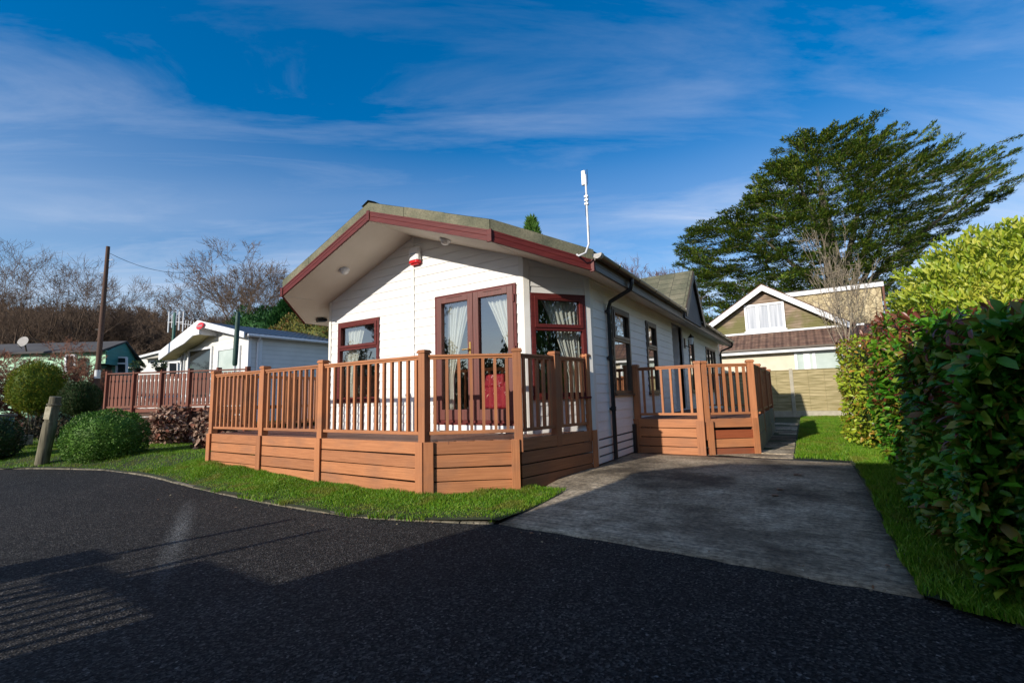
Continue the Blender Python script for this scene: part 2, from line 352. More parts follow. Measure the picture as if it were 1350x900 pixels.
vo = N(nt, 'ShaderNodeTexVoronoi', Scale=5., feature='DISTANCE_TO_EDGE'); L(nt, v, vo.inputs['Vector']); vc = N(nt, 'ShaderNodeTexVoronoi', Scale=5.); L(nt, v, vc.inputs['Vector'])
c = ramp(nt, vc.outputs['Color'], [(0, (.30, .24, .14)), (.5, (.46, .38, .22)), (1, (.58, .48, .30))]).outputs[0]
c = mixc(nt, ramp(nt, vo.outputs['Distance'], [(.02, (1, 1, 1)), (.07, (0, 0, 0))]).outputs[0], c, (.20, .15, .09))
L(nt, c, b.inputs['Base Color']); b.inputs['Roughness'].default_value = .9; bump(nt, b, vo.outputs['Distance'], .8, .08); MT['stone'] = m
m, nt, b = new_mat('weathered_boards'); n1 = noise(nt, coords(nt, (1.2, 1.2, 14)), 1.3, 5); n2 = noise(nt, coords(nt), .9, 4)
c = ramp(nt, n1.outputs[0], [(.3, (.12, .08, .05)), (.7, (.38, .28, .21))]).outputs[0]; sx = N(nt, 'ShaderNodeSeparateXYZ'); L(nt, coords(nt), sx.inputs[0])
mr = N(nt, 'ShaderNodeMapRange'); L(nt, sx.outputs[2], mr.inputs['Value']); mr.inputs['From Min'].default_value = 3.7; mr.inputs['From Max'].default_value = 5.0; mr.inputs['To Min'].default_value = .62; mr.inputs['To Max'].default_value = .2
ad = N(nt, 'ShaderNodeMath', operation='ADD'); L(nt, mr.outputs[0], ad.inputs[0]); L(nt, n2.outputs[0], ad.inputs[1])
c = mixc(nt, ramp(nt, ad.outputs[0], [(.85, (0, 0, 0)), (1.05, (.85, .85, .85))]).outputs[0], c, (.13, .13, .035)); L(nt, c, b.inputs['Base Color']); b.inputs['Roughness'].default_value = .85; MT['gable_boards'] = m
MT['larch'] = noisy('weathered_shiplap', (.13, .085, .05), (.36, .26, .19), 1, .85, (1.2, 1.2, 9), .5, 1)
MT['larch_moss'] = noisy('mossy_shiplap', (.10, .085, .03), (.20, .16, .07), 1, .85, (1.2, 1.2, 9), .5, 1)
MT['fence_panel'] = noisy('lapped_fence_panel', (.20, .17, .07), (.44, .36, .20), 1, .9, (2, 2, 22), .8, 1)
MT['fence_post'] = noisy('concrete_fence_post', (.32, .29, .22), (.44, .40, .31), 5, .9, bmp=.4)
MT['frost'] = noisy('net_curtain_glass', (.42, .50, .46), (.55, .62, .58), 2, .15)
MT['net'] = noisy('folded_net_curtain', (.26, .29, .34), (.52, .54, .58), 1, .5, (9, 9, .3), .3, 1)
MT['lamp_glass'] = noisy('lamp_glass', (.8, .8, .78), (.9, .9, .88), 8, .08)

# ------------------------------------------------------------------ terrain
KERB = [(-60, -1.2), (-20, .9), (-13.29, 2.38), (-12.45, 2.83), (-10.75, 3.30), (-9.07, 3.31), (-7.68, 3.19), (-6.23, 3.10), (-5.02, 3.07), (-3.93, 3.11), (-3.25, 3.27), (-2.45, 3.57)]
kx = np.array([k[0] for k in KERB]); ky = np.array([k[1] for k in KERB])
def kerb_y(x): return np.interp(x, kx, ky)
def h_lawn(x, y):
    x = np.asarray(x, float); y = np.asarray(y, float)
    left = sstep(0, 1.1, y - kerb_y(x)) * np.clip((-x - 5.8) / 3.2, 0, 1) * .14
    right = sstep(3.9, 6.6, y) * .10 * (x > -3.4)
    n = .012 * np.sin(x * 1.9 + .3) * np.sin(y * 2.3) + .006 * np.sin(x * 5.1 + y * 4.)
    return .025 + np.maximum(left, right) + n
def h_drive(y): return .004 + sstep(3.9, 6.6, y) * .10
def strip_mesh(name, xs, ys_fn, hfn, mat, n=60, power=1.8):
    V = []; t = np.linspace(0, 1, n) ** power
    for x in xs:
        y0, y1 = ys_fn(x); yy = y0 + (y1 - y0) * t
        V.append(np.stack([np.full(n, x), yy, hfn(np.full(n, x), yy)], 1))
    V = np.concatenate(V); k = len(xs); i = np.arange(k - 1)[:, None] * n + np.arange(n - 1)[None]
    T = np.stack([i, i + n, i + n + 1, i + 1], -1).reshape(-1, 4)
    return np_mesh(name, V, T, mat, None, True)
g = MB(); g.add([(-600, -400, -.08), (600, -400, -.08), (600, 700, -.08), (-600, 700, -.08)], [(0, 1, 2, 3)]); tag(g.build('ground', MT['field']), kind='structure')
xs = np.unique(np.concatenate([np.linspace(-60, -16, 23), np.linspace(-16, -2.44, 110)]))
tag(strip_mesh('lawn', xs, lambda x: (kerb_y(x), 32), lambda x, y: h_lawn(x, y) - .14 * ((x > -3.3) & (y > 5.0)), MT['soil'], 70, 2.2), kind='structure')
drive_r = lambda y: .45 + (y - 3.41) * .012
xs = np.linspace(-.9, 9, 60)
def right_y(x): return ((3.36 - max(0, x - .45) * .33) if x > .44 else 8.14, 60)
tag(strip_mesh('side_lawn', np.unique(np.concatenate([np.linspace(-2.4, .44, 16), np.linspace(.4501, 9, 50)])), right_y, lambda x, y: h_lawn(x, y) - .012 * (x < .45), MT['soil'], 70, 2.), kind='structure')
# road sheet
V = []; xr = np.unique(np.concatenate([kx, np.linspace(-20, -2.45, 60), [-2.45, -1.4, -.68, -.03, .45, .78, 2.5, 9, 60]]))
def road_top(x): return kerb_y(x)+.02 if x < -2.45 else .25*(x < .5) + float(np.interp(x, [-2.45, -1.41, -.68, -.03, .45, .78, 2.5, 9, 60], [3.57, 3.56, 3.52, 3.44, 3.41, 3.28, 2.7, .5, -10]))
for x in xr: V += [(x, -60, 0), (x, road_top(x), 0)]
T = np.array([(2*i, 2*i+2, 2*i+3, 2*i+1) for i in range(len(xr) - 1)])
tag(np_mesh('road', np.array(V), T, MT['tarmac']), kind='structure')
# concrete drive, as one slab with a real edge
rows = np.linspace(0, 1, 24); V = []; cols_ = np.linspace(0, 1, 22)
for t in rows:
    for s_ in cols_:
        xl = -2.45 - min(1, t / .35) * .30 - t * .1; xrr = .45 + t * .056
        fy = float(np.interp(xl + (xrr - xl) * s_, [-2.45, -1.41, -.68, -.03, .45], [3.575, 3.56, 3.52, 3.44, 3.41]))
        y = fy + (8.16 - fy) * t; x = xl + (xrr - xl) * s_
        fr = .012 * math.sin(x * 23) + .008 * math.sin(x * 57) if t == 0 else 0
        V.append((x, y - fr, float(h_drive(y)) + .006))
nC = len(cols_); T = np.array([(i*nC+j, i*nC+j+1, (i+1)*nC+j+1, (i+1)*nC+j) for i in range(len(rows)-1) for j in range(nC-1)])
nR = len(rows); loop = [j for j in range(nC)] + [i*nC+nC-1 for i in range(1, nR)] + [(nR-1)*nC+j for j in range(nC-2, -1, -1)] + [i*nC for i in range(nR-2, 0, -1)]
off = len(V); V += [(V[i][0], V[i][1], V[i][2]-.12) for i in loop]; nl = len(loop)
T = np.concatenate([T, np.array([(loop[i], off+i, off+(i+1) % nl, loop[(i+1) % nl]) for i in range(nl)])])
tag(np_mesh('driveway', np.array(V), T, MT['concrete'], None, False), kind='structure')
p = MB()
for k in range(18):
    y0 = 8.17 + k * .48; p.box(-2.6, -.24 - .002 * k, y0, y0 + .455, .02, .118 + .01 * math.sin(k * 2.1))
tag(p.build('path', MT['concrete'], bevel=.008), kind='structure')
p = MB(); p.box(-2.8, -2.45, 8.165, 18.9, .0, .10); tag(p.build('path_edge', MT['concrete']), kind='structure')
# kerb edging: short concrete lengths along the curve
def kerb_thing(name, x0, x1, yfn, step, label, wob=.01):
    k = MB(); x = x0
    while x < x1:
        xn = min(x + step, x1); a = np.array([x, yfn(x), 0]); b_ = np.array([xn, yfn(xn), 0]); d = (b_ - a); d /= np.linalg.norm(d)
        zt = .016 + random.uniform(-wob, wob)*.6
        nseg = 5
        for q in range(nseg):
            pa = a + (b_ - a) * (q / nseg + (.008 if q == 0 else 0)); pb = a + (b_ - a) * ((q + 1) / nseg - (.008 if q == nseg - 1 else 0))
            k.bar(pa + [0, .03, zt/2 - .03], pb + [0, .03, zt/2 - .03], .055 + random.uniform(-.008, .008), zt + .06)
        x = xn
    o = k.build(name, MT['concrete_edge'], bevel=.006); tag(o, kind='structure', label=label); return o
kerb_thing('kerb', -19, -2.5, kerb_y, .9, 'thin worn concrete edging between tarmac and front lawn', .012)
kerb_thing('kerb', .75, 4.5, lambda x: 3.34 - (x - .45) * .36, .9, 'dark concrete edging beside the laurel hedge grass')

# ------------------------------------------------------------------ grass
def blades(name, pts, hts, mat, seed=1, wid=.0035):
    r = np.random.default_rng(seed); n = len(pts); th = r.uniform(0, 2*np.pi, n); w = wid * r.uniform(.7, 1.5, n)
    ax = np.stack([np.cos(th), np.sin(th), np.zeros(n)], 1); ld = r.uniform(0, 2*np.pi, n); ln_ = r.uniform(.15, .75, n) * hts
    le = np.stack([np.cos(ld) * ln_, np.sin(ld) * ln_, np.zeros(n)], 1); up = np.zeros((n, 3)); up[:, 2] = hts
    V = np.stack([pts - ax*w[:, None], pts + ax*w[:, None], pts + .55*up + .3*le + ax*w[:, None]*.8, pts + .55*up + .3*le - ax*w[:, None]*.8, pts + up*.95 + le], 1).reshape(-1, 3)
    b_ = np.arange(n)[:, None] * 5; T = np.concatenate([b_ + np.array([[0, 1, 2]]), b_ + np.array([[0, 2, 3]]), b_ + np.array([[3, 2, 4]])])
    return np_mesh(name, V, T, mat)
def scatter(n, x0, x1, y0, y1, keep, hfn, seed):
    r = np.random.default_rng(seed); x = r.uniform(x0, x1, n); y = r.uniform(y0, y1, n); k = keep(x, y); x = x[k]; y = y[k]
    return np.stack([x, y, hfn(x, y) - .004], 1), r
def grow(parts, name, label, mat, wid=.0035):
    P = np.concatenate([p for p, h in parts]); H = np.concatenate([h for p, h in parts])
    return tag(blades(name, P, H, mat, 5, wid), label, kind='stuff')
def patch(x, y): return .65 + .5 * (np.sin(x * 2.7 + 1.3 * np.sin(y * 3.1)) * np.sin(y * 4.3 + x) + np.sin(x * 9 + y * 7) * .4)
parts = []
p_, r_ = scatter(125000, -9.6, -2.45, 3.05, 5.0, lambda x, y: (y > kerb_y(x) + .07) & (y < np.interp(x, [-9, -3.9, -3.0, -2.6], [4.22, 4.22, 4.95, 5.1])) & (np.random.default_rng(3).uniform(0, 1, len(x)) < .35 + 1.6 * (y - kerb_y(x))), h_lawn, 11)
parts.append((p_, r_.uniform(.022, .062, len(p_)) * np.clip(.45 + .9 * (p_[:, 1] - kerb_y(p_[:, 0])), .5, 1.15) * np.clip(patch(p_[:, 0], p_[:, 1]), .6, 1.2)))
p_, r_ = scatter(11000, -7, -2.5, 3.05, 3.8, lambda x, y: (np.abs(y - kerb_y(x) - .03) < .08) & (np.sin(x * 7.3) + np.sin(x * 17) + np.sin(x*3.1) > .2), lambda x, y: x*0 + .02, 12)
parts.append((p_, r_.uniform(.03, .07, len(p_))))
p_, r_ = scatter(120000, -19, -8.9, 2.2, 9.0, lambda x, y: (y > kerb_y(x) + .05), h_lawn, 13)
parts.append((p_, r_.uniform(.03, .07, len(p_)) * np.clip(patch(p_[:, 0], p_[:, 1]), .6, 1.2)))
p_, r_ = scatter(30000, -34, -15, 2.0, 16.0, lambda x, y: (y > kerb_y(x) + .05), h_lawn, 14)
parts.append((p_, r_.uniform(.05, .10, len(p_))))
grow(parts, 'grass', 'bright green mown grass strip and left lawn', MT['grass'], .003)
parts = []
p_, r_ = scatter(70000, .42, 2.2, 2.9, 9.0, lambda x, y: (x > drive_r(y) - .022 + .012*np.sin(y*9)) & (y > 3.37 - (x - .45) * .36), h_lawn, 15)
parts.append((p_, r_.uniform(.03, .08, len(p_))))
p_, r_ = scatter(9000, .46, 1.4, 2.9, 3.5, lambda x, y: (np.abs(y - 3.40 + (x - .45)*.36) < .10) & (np.sin(x*11)+np.sin(x*23) > -.4), lambda x, y: x*0+.03, 17)
parts.append((p_, r_.uniform(.03, .065, len(p_))))
p_, r_ = scatter(90000, -.22, 2.6, 8.16, 20.2, lambda x, y: x > -.23 - .0, h_lawn, 16)
parts.append((p_, r_.uniform(.03, .065, len(p_))))
grow(parts, 'grass', 'green grass beside the concrete drive and below the hedge', MT['grass'])

# ------------------------------------------------------------------ leaf scattering
def leaf_template(kind):
    if kind == 'laurel':   # x along, y across, z normal; two quads rows folded along the midrib
        v = np.array([(0, 0, 0), (.28, -.44, .07), (.28, 0, -.02), (.28, .44, .07), (.72, -.44, .02), (.72, 0, -.06), (.72, .44, .02), (1, 0, -.17)], float)
        t = np.array([(0, 1, 2), (0, 2, 3), (1, 4, 5), (1, 5, 2), (2, 5, 6), (2, 6, 3), (4, 7, 5), (5, 7, 6)])
    elif kind == 'small':
        v = np.array([(0, 0, 0), (.5, -.42, .06), (.5, .42, .06), (1, 0, 0)], float); t = np.array([(0, 1, 3), (0, 3, 2)])
    else:                  # needle spray: narrow kite
        v = np.array([(0, 0, 0), (.35, -.5, 0), (1, 0, .1), (.35, .5, 0)], float); t = np.array([(0, 1, 2), (0, 2, 3)])
    return v, t
def leaves(P, D, Nn, Ln, W, kind):
    v, t = leaf_template(kind); D = D / np.linalg.norm(D, axis=1, keepdims=True)
    Nn = Nn - D * (Nn * D).sum(1, keepdims=True); Nn /= np.maximum(np.linalg.norm(Nn, axis=1, keepdims=True), 1e-6)
    S = np.cross(Nn, D)
    V = P[:, None] + v[None, :, 0:1] * (D * Ln[:, None])[:, None] + v[None, :, 1:2] * (S * W[:, None])[:, None] + v[None, :, 2:3] * (Nn * Ln[:, None])[:, None]
    T = np.arange(len(P))[:, None, None] * len(v) + t[None]
    return V.reshape(-1, 3), T.reshape(-1, 3)
def rand_unit(n, r):
    d = r.normal(size=(n, 3)); return d / np.linalg.norm(d, axis=1, keepdims=True)
def shell_points(c, rad, n, r, lump=.12, lf=3., depth=.18, squash=2.0, zmin=None, ph=0., hemi=False):
    """points on a lumpy superellipsoid shell, with outward normals"""
    d = rand_unit(n, r)
    if hemi: d[:, 2] = np.abs(d[:, 2])
    k = (np.abs(d) ** squash).sum(1) ** (-1 / squash)
    lum = 1 + lump * (np.sin(d[:, 0]*lf*2.1 + ph) * np.sin(d[:, 1]*lf*1.7 + 1.3 + ph) + .6*np.sin(d[:, 2]*lf*3.3 + d[:, 0]*lf*2.3 + 2*ph))
    s = k * lum * (1 - depth * r.uniform(0, 1, n) ** 2)
    P = np.array(c) + d * s[:, None] * np.array(rad)
    nn = d / np.array(rad) ; nn /= np.linalg.norm(nn, axis=1, keepdims=True)
    if zmin is not None: q = P[:, 2] > zmin; P, nn = P[q], nn[q]
    return P, nn
def core_mesh(name, c, rad, mat, parent, lump=.12, lf=3., scale=.86, squash=2., zmin=None, ph=0.):
    nu, nv = 28, 16; V = []
    for j in range(nv + 1):
        th = math.pi * j / nv
        for i in range(nu):
            a = 2*math.pi*i/nu; d = np.array([math.sin(th)*math.cos(a), math.sin(th)*math.sin(a), math.cos(th)])
            k = (np.abs(d) ** squash).sum() ** (-1 / squash)
            lum = 1 + lump * (math.sin(d[0]*lf*2.1 + ph) * math.sin(d[1]*lf*1.7 + 1.3 + ph) + .6*math.sin(d[2]*lf*3.3 + d[0]*lf*2.3 + 2*ph))
            q = np.array(c) + d * k * lum * scale * np.array(rad)
            if zmin is not None: q[2] = max(q[2], zmin)
            V.append(q)
    T = np.array([(j*nu+i, (j+1)*nu+i, (j+1)*nu+(i+1) % nu, j*nu+(i+1) % nu) for j in range(nv) for i in range(nu)])
    return np_mesh(name, np.array(V), T, mat, parent, True)
def bush(name, label, cat, c, rad, n, ll, mat, kind='small', lump=.12, lf=3., squash=2., zmin=None, seed=1, ratio=.5, up=.3, depth=.2, group=None, core=True, ph=0., spread=.9, stem=True):
    t = thing(name, (c[0], c[1], zmin if zmin is not None else c[2]-rad[2]), label, cat, group); r = np.random.default_rng(seed)
    P, nn = shell_points(c, rad, n, r, lump, lf, depth, squash, zmin, ph)
    D = nn * .7 + rand_unit(len(P), r) * spread + np.array([0, 0, up]); Nn = nn + rand_unit(len(P), r) * .6 + np.array([0, 0, .3])
    Ln = ll * r.uniform(.6, 1.3, len(P)); V, T = leaves(P, D, Nn, Ln, Ln * ratio, kind)
    np_mesh('foliage', V, T, mat, t)
    if core: core_mesh('inner_growth', c, rad, mat, t, lump, lf, .84, squash, zmin, ph)
    if stem:
        s_ = MB(); zb = (zmin if zmin is not None else c[2]-rad[2]) - .02
        for k in range(4):
            a = k * 1.7; s_.tube([(c[0]+.1*rad[0]*math.cos(a), c[1]+.1*rad[1]*math.sin(a), zb), (c[0]+.4*rad[0]*math.cos(a), c[1]+.4*rad[1]*math.sin(a), c[2])], [.03, .015], 6)
        s_.build('stem', MT['bark'], t)
    return t

# ------------------------------------------------------------------ bare trees
def bare_tree_arrays(h, seed, spread=.55, levels=4, kids=(7, 6, 5, 5), r0=None, trunk_frac=.3, droop=.0, up=.35, twr=.006, wob=.16, nstem=1, first=.25):
    r = random.Random(seed); segs = []   # list of (points, radii, level)
    r0 = r0 or h * .022
    def branch(p, d, ln_, rad, lev):
        npt = 5 if lev < 2 else (4 if lev == 2 else 3); pts = [np.array(p)]; rs = [rad]; d = np.array(d, float)
        for i in range(npt):
            d = d + np.array([r.gauss(0, wob), r.gauss(0, wob), r.gauss(0, wob*.6) + up*.18 - droop*.1*lev]); d /= np.linalg.norm(d)
            pts.append(pts[-1] + d * ln_ / npt); rs.append(max(twr, rad * (1 - .75*(i+1)/npt)))
        segs.append((np.array(pts), np.array(rs), lev))
        if lev >= levels: return
        k = kids[lev]
        for j in range(k):
            t = (trunk_frac if lev == 0 else first) + (1 - (trunk_frac if lev == 0 else first)) * (j + r.random()*.8) / k; t = min(t, .98)
            f = t * npt; i0 = min(int(f), npt-1); q = pts[i0] + (pts[i0+1]-pts[i0]) * (f-i0); rr = rs[i0] + (rs[i0+1]-rs[i0]) * (f-i0)
            dd = pts[i0+1]-pts[i0]; dd = dd/np.linalg.norm(dd)
            a = r.uniform(0, 2*math.pi); pe = np.cross(dd, [math.cos(a), math.sin(a), .3*r.random()]); pe /= max(np.linalg.norm(pe), 1e-6)
            sp = spread * r.uniform(.7, 1.35); nd = dd * math.cos(sp) + pe * math.sin(sp) + np.array([0, 0, up*.35]); nd /= np.linalg.norm(nd)
            branch(q, nd, ln_ * r.uniform(.48, .72) * (1.1 - .35*t if lev == 0 else 1), max(twr, rr*.62), lev+1)
    for s_ in range(nstem):
        a = 6.28*s_/max(1, nstem) + .5; lean = 0 if nstem == 1 else .28
        branch((0, 0, 0), (lean*math.cos(a), lean*math.sin(a), 1), h*.62, r0, 0)
    return segs
def fork_tree_arrays(h, seed, depth=9, ang=.42, ratio=.80, r0=None, up=.12, l0=.17, twr=.008, nstem=1, wob=.10, lean=.35, twigs=3, third=.3):
    r = random.Random(seed); segs = []; r0 = r0 or h*.022
    def grow_(p, d, ln_, rad, lev):
        n = 3 if lev < 4 else 2; pts = [np.array(p, float)]; rs = [rad]; d = np.array(d, float)
        for i in range(n):
            d = d + np.array([r.gauss(0, wob), r.gauss(0, wob), r.gauss(0, wob*.7)+up*.35]); d /= np.linalg.norm(d)
            pts.append(pts[-1]+d*ln_/n); rs.append(max(twr, rad*(1-.24*(i+1)/n)))
        segs.append((np.array(pts), np.array(rs), min(1, lev) if lev < 2 else min(5, 2+lev//4)))
        if lev >= depth-4:
            for k in range(twigs):
                t = r.random(); i0 = min(int(t*n), n-1); q = pts[i0]+(pts[i0+1]-pts[i0])*(t*n-i0); a = np.array([r.gauss(0, 1), r.gauss(0, 1), r.gauss(.3, .8)]); a /= np.linalg.norm(a); e = d*.5+a; e /= np.linalg.norm(e); l_ = ln_*r.uniform(.5, .95)
                segs.append((np.array([q, q+e*l_*.5, q+e*l_+np.array([0, 0, l_*.12])]), np.array([twr*1.1, twr, twr*.6]), 5))
        if lev >= depth: return
        k = 3 if r.random() < third else 2; a0 = r.uniform(0, 6.28)
        for j in range(k):
            a = a0+6.28*j/k+r.uniform(-.5, .5); x_ = np.cross(d, [.13, .27, .95]); x_ /= np.linalg.norm(x_); y_ = np.cross(d, x_); s = ang*r.uniform(.55, 1.3)*(.6 if (j == 0 and k == 2) else 1.1)
            nd = d*math.cos(s)+(x_*math.cos(a)+y_*math.sin(a))*math.sin(s); nd[2] += up*.4; nd /= np.linalg.norm(nd)
            grow_(pts[-1], nd, ln_*ratio*r.uniform(.82, 1.15), max(twr, rs[-1]*(.80 if j == 0 else .66)), lev+1)
    for s_ in range(nstem):
        a = 6.28*s_/max(1, nstem)+.6+seed; l_ = 0 if nstem == 1 else lean; grow_((0, 0, 0), (l_*math.cos(a), l_*math.sin(a), 1), h*l0*(1 if nstem == 1 else r.uniform(.8, 1.2)), r0, 0)
    zm = max(s_[0][:, 2].max() for s_ in segs); f = h/zm
    return [(p*f, q, l) for p, q, l in segs]
def segs_mesh(segs, sides=(7, 5, 4, 3, 3, 3), minlev=0, maxlev=9):
    VV = []; TT = []; base = 0
    for pts, rs, lev in segs:
        if not (minlev <= lev <= maxlev): continue
        n = sides[min(lev, len(sides)-1)]; d = np.gradient(pts, axis=0); d /= np.linalg.norm(d, axis=1, keepdims=True)
        ref = np.array([1., 0, 0]) if abs(d[0][0]) < .8 else np.array([0, 1., 0])
        a = ref - d * (d @ ref)[:, None]; a /= np.linalg.norm(a, axis=1, keepdims=True); b_ = np.cross(d, a)
        th = np.arange(n) * 2*np.pi/n
        ring = pts[:, None] + (a[:, None]*np.cos(th)[None, :, None] + b_[:, None]*np.sin(th)[None, :, None]) * rs[:, None, None]
        VV.append(ring.reshape(-1, 3)); m_ = len(pts)
        i = (np.arange(m_-1)[:, None]*n + np.arange(n)[None]); j = (np.arange(m_-1)[:, None]*n + (np.arange(n)+1) % n)
        TT.append(np.stack([i, j, j+n, i+n], -1).reshape(-1, 4) + base); base += m_*n
    return np.concatenate(VV), np.concatenate(TT)
def bare_tree(name, label, loc, h, seed, mat, twig=None, cat='tree', group=None, rot=0., sx=1., fork=True, **kw):
    t = thing(name, loc, label, cat, group); segs = (fork_tree_arrays if fork else bare_tree_arrays)(h, seed, **kw)
    ca, sa = math.cos(rot), math.sin(rot); RM = np.array([[ca, -sa, 0], [sa, ca, 0], [0, 0, 1]])
    V, T = segs_mesh(segs, maxlev=1); np_mesh('trunk', (V*[sx, sx, 1]) @ RM.T + np.array(loc), T, mat, t, True)
    V, T = segs_mesh(segs, minlev=2); np_mesh('crown', (V*[sx, sx, 1]) @ RM.T + np.array(loc), T, twig or mat, t)
    return t

# ================================================================== THE LODGE
AX, YF = -5.44, 5.55
XL, XR, XBL, XBR = -7.63, -3.27, -8.25, -2.63     # front wall ends, side walls
YB, YE = 6.36, 18.9
def soff(x): return 3.90 - (.353 if x > AX else .39) * abs(x - AX)
def rtop(x): return 4.165 - (.353 if x > AX else .39) * abs(x - AX)
lodge = thing('lodge', (AX, 12, .1), 'white clad lodge with maroon trimmed low gable roof, glazed front doors and raised deck', 'lodge')
def clip(poly, a, b_, c):     # keep a*x+b*y<=c
    out = []
    for i in range(len(poly)):
        p, q = poly[i], poly[(i+1) % len(poly)]; fp = a*p[0]+b_*p[1]-c; fq = a*q[0]+b_*q[1]-c
        if fp <= 0: out.append(p)
        if (fp < 0) != (fq < 0) and fp != fq: t = fp/(fp-fq); out.append((p[0]+t*(q[0]-p[0]), p[1]+t*(q[1]-p[1])))
    return out
def siding(p0, p1, z0, topf, openings=(), pitch=.142, lip=.011, breaks=()):
    """lap boards on a vertical wall from p0 to p1 (outside on the right of p0->p1); topf(u) is linear between breaks"""
    mb = MB(); p0 = np.array(p0, float); p1 = np.array(p1, float); Ln = np.linalg.norm(p1-p0); t = (p1-p0)/Ln; nrm = np.array([t[1], -t[0]])
    us = sorted(set([0, Ln] + list(breaks) + [u for o in openings for u in o[:2]]))
    def P(u, z, off): q = p0 + t*u + nrm*off; return (q[0], q[1], z)
    k = 0; z = z0; zmax = max(topf(u) for u in us)
    while z < zmax:
        zn = z + pitch
        for u0, u1 in zip(us[:-1], us[1:]):
            um = (u0+u1)/2; cuts = [(z, zn)]
            for o in openings:
                if o[0] <= um <= o[1]:
                    nc = []
                    for a, b_ in cuts:
                        if o[3] <= a or o[2] >= b_: nc.append((a, b_)); continue
                        if a < o[2]: nc.append((a, o[2]))
                        if b_ > o[3]: nc.append((o[3], b_))
                    cuts = nc
            for a, b_ in cuts:
                poly = [(u0, a), (u1, a), (u1, b_), (u0, b_)]
                ta, tb = topf(u0+1e-6), topf(u1-1e-6); sl = (tb-ta)/(u1-u0)
                poly = clip(poly, -sl, 1, ta - sl*u0)
                if len(poly) < 3: continue
                mb.add([P(u, zz, lip*(1-(zz-z)/pitch)) for u, zz in poly], [tuple(range(len(poly)))])
                if abs(a-z) < 1e-6 and k: mb.add([P(u0, z, 0), P(u1, z, 0), P(u1, z, lip), P(u0, z, lip)], [(0, 1, 2, 3)])
        z = zn; k += 1
    # solid backing so the wall has thickness
    for u0, u1 in zip(us[:-1], us[1:]):
        um = (u0+u1)/2; zz = [(z0, None)]; ops = sorted([o for o in openings if o[0] <= um <= o[1]], key=lambda o: o[2]); a = z0; spans = []
        for o in ops: spans.append((a, o[2], False)); a = o[3]
        spans.append((a, None, True))
        for a, b_, top in spans:
            ta, tb = (topf(u0+1e-6), topf(u1-1e-6)) if top else (b_, b_)
            if ta - a < .002 and tb - a < .002: continue
            q = [P(u0, a, -.004), P(u1, a, -.004), P(u1, tb, -.004), P(u0, ta, -.004)]
            mb.extr(q, (-nrm[0]*.09, -nrm[1]*.09, 0))
    return mb
WFL = (-7.37, -6.25, 1.14, 2.60); DOOR = (-4.94, -3.40, .77, 2.775)
fu = lambda x: x - XL
mb = siding((XL, YF), (XR, YF), .62, lambda u: soff(XL + u), [(fu(WFL[0]), fu(WFL[1]), WFL[2], WFL[3]), (fu(DOOR[0]), fu(DOOR[1]), DOOR[2], DOOR[3])], breaks=[AX-XL])
mb.build('front_wall', MT['white'], lodge)
bay = MB()
A2 = np.array([XR, YF]); B2 = np.array([XBR, YB]); BL = np.linalg.norm(B2-A2); bt = (B2-A2)/BL; bn = np.array([bt[1], -bt[0]])
WBAY = (.085, .955, 1.12, 2.615)
b1 = siding(A2, B2, .3, lambda u: soff(A2[0] + bt[0]*u), [WBAY]); b1.build('bay_wall', MT['white'], lodge)
b1 = siding((XBL, YB), (XL, YF), .3, lambda u: soff(XBL + u*.607), []); b1.build('bay_wall', MT['white'], lodge)
sy = lambda y: y - YB
W1, W2, W3, W4 = (7.26, 8.16, 1.137, 2.60), (9.22, 9.97, 1.137, 2.60), (13.28, 13.95, 1.14, 2.58), (15.9, 17.7, 1.14, 2.58)
REC = (11.45, 12.6, .72, 2.84)
def sgap(z): return z
mb = siding((XBR, YB), (XBR, YE), .60, lambda u: soff(XBR), [(sy(a), sy(b_), c, d) for a, b_, c, d in (W1, W2, REC, W3, W4)])
# vented skirt boards with dark gaps under the cladding
for k, (za, zb) in enumerate(((.135, .225), (.25, .345), (.372, .465), (.492, .598))): mb.box(XBR-.02, XBR+.009, YB, YE, za, zb)
mb.build('side_wall', MT['white'], lodge)
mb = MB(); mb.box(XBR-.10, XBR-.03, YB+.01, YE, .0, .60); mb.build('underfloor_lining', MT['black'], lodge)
siding((XBL, YE), (XBL, YB), .1, lambda u: soff(XBL)).build('side_wall', MT['white'], lodge)
mb = siding((XBR, YE), (XBL, YE), .1, lambda u: soff(XBR - u), breaks=[XBR-AX]); mb.build('rear_wall', MT['white'], lodge)
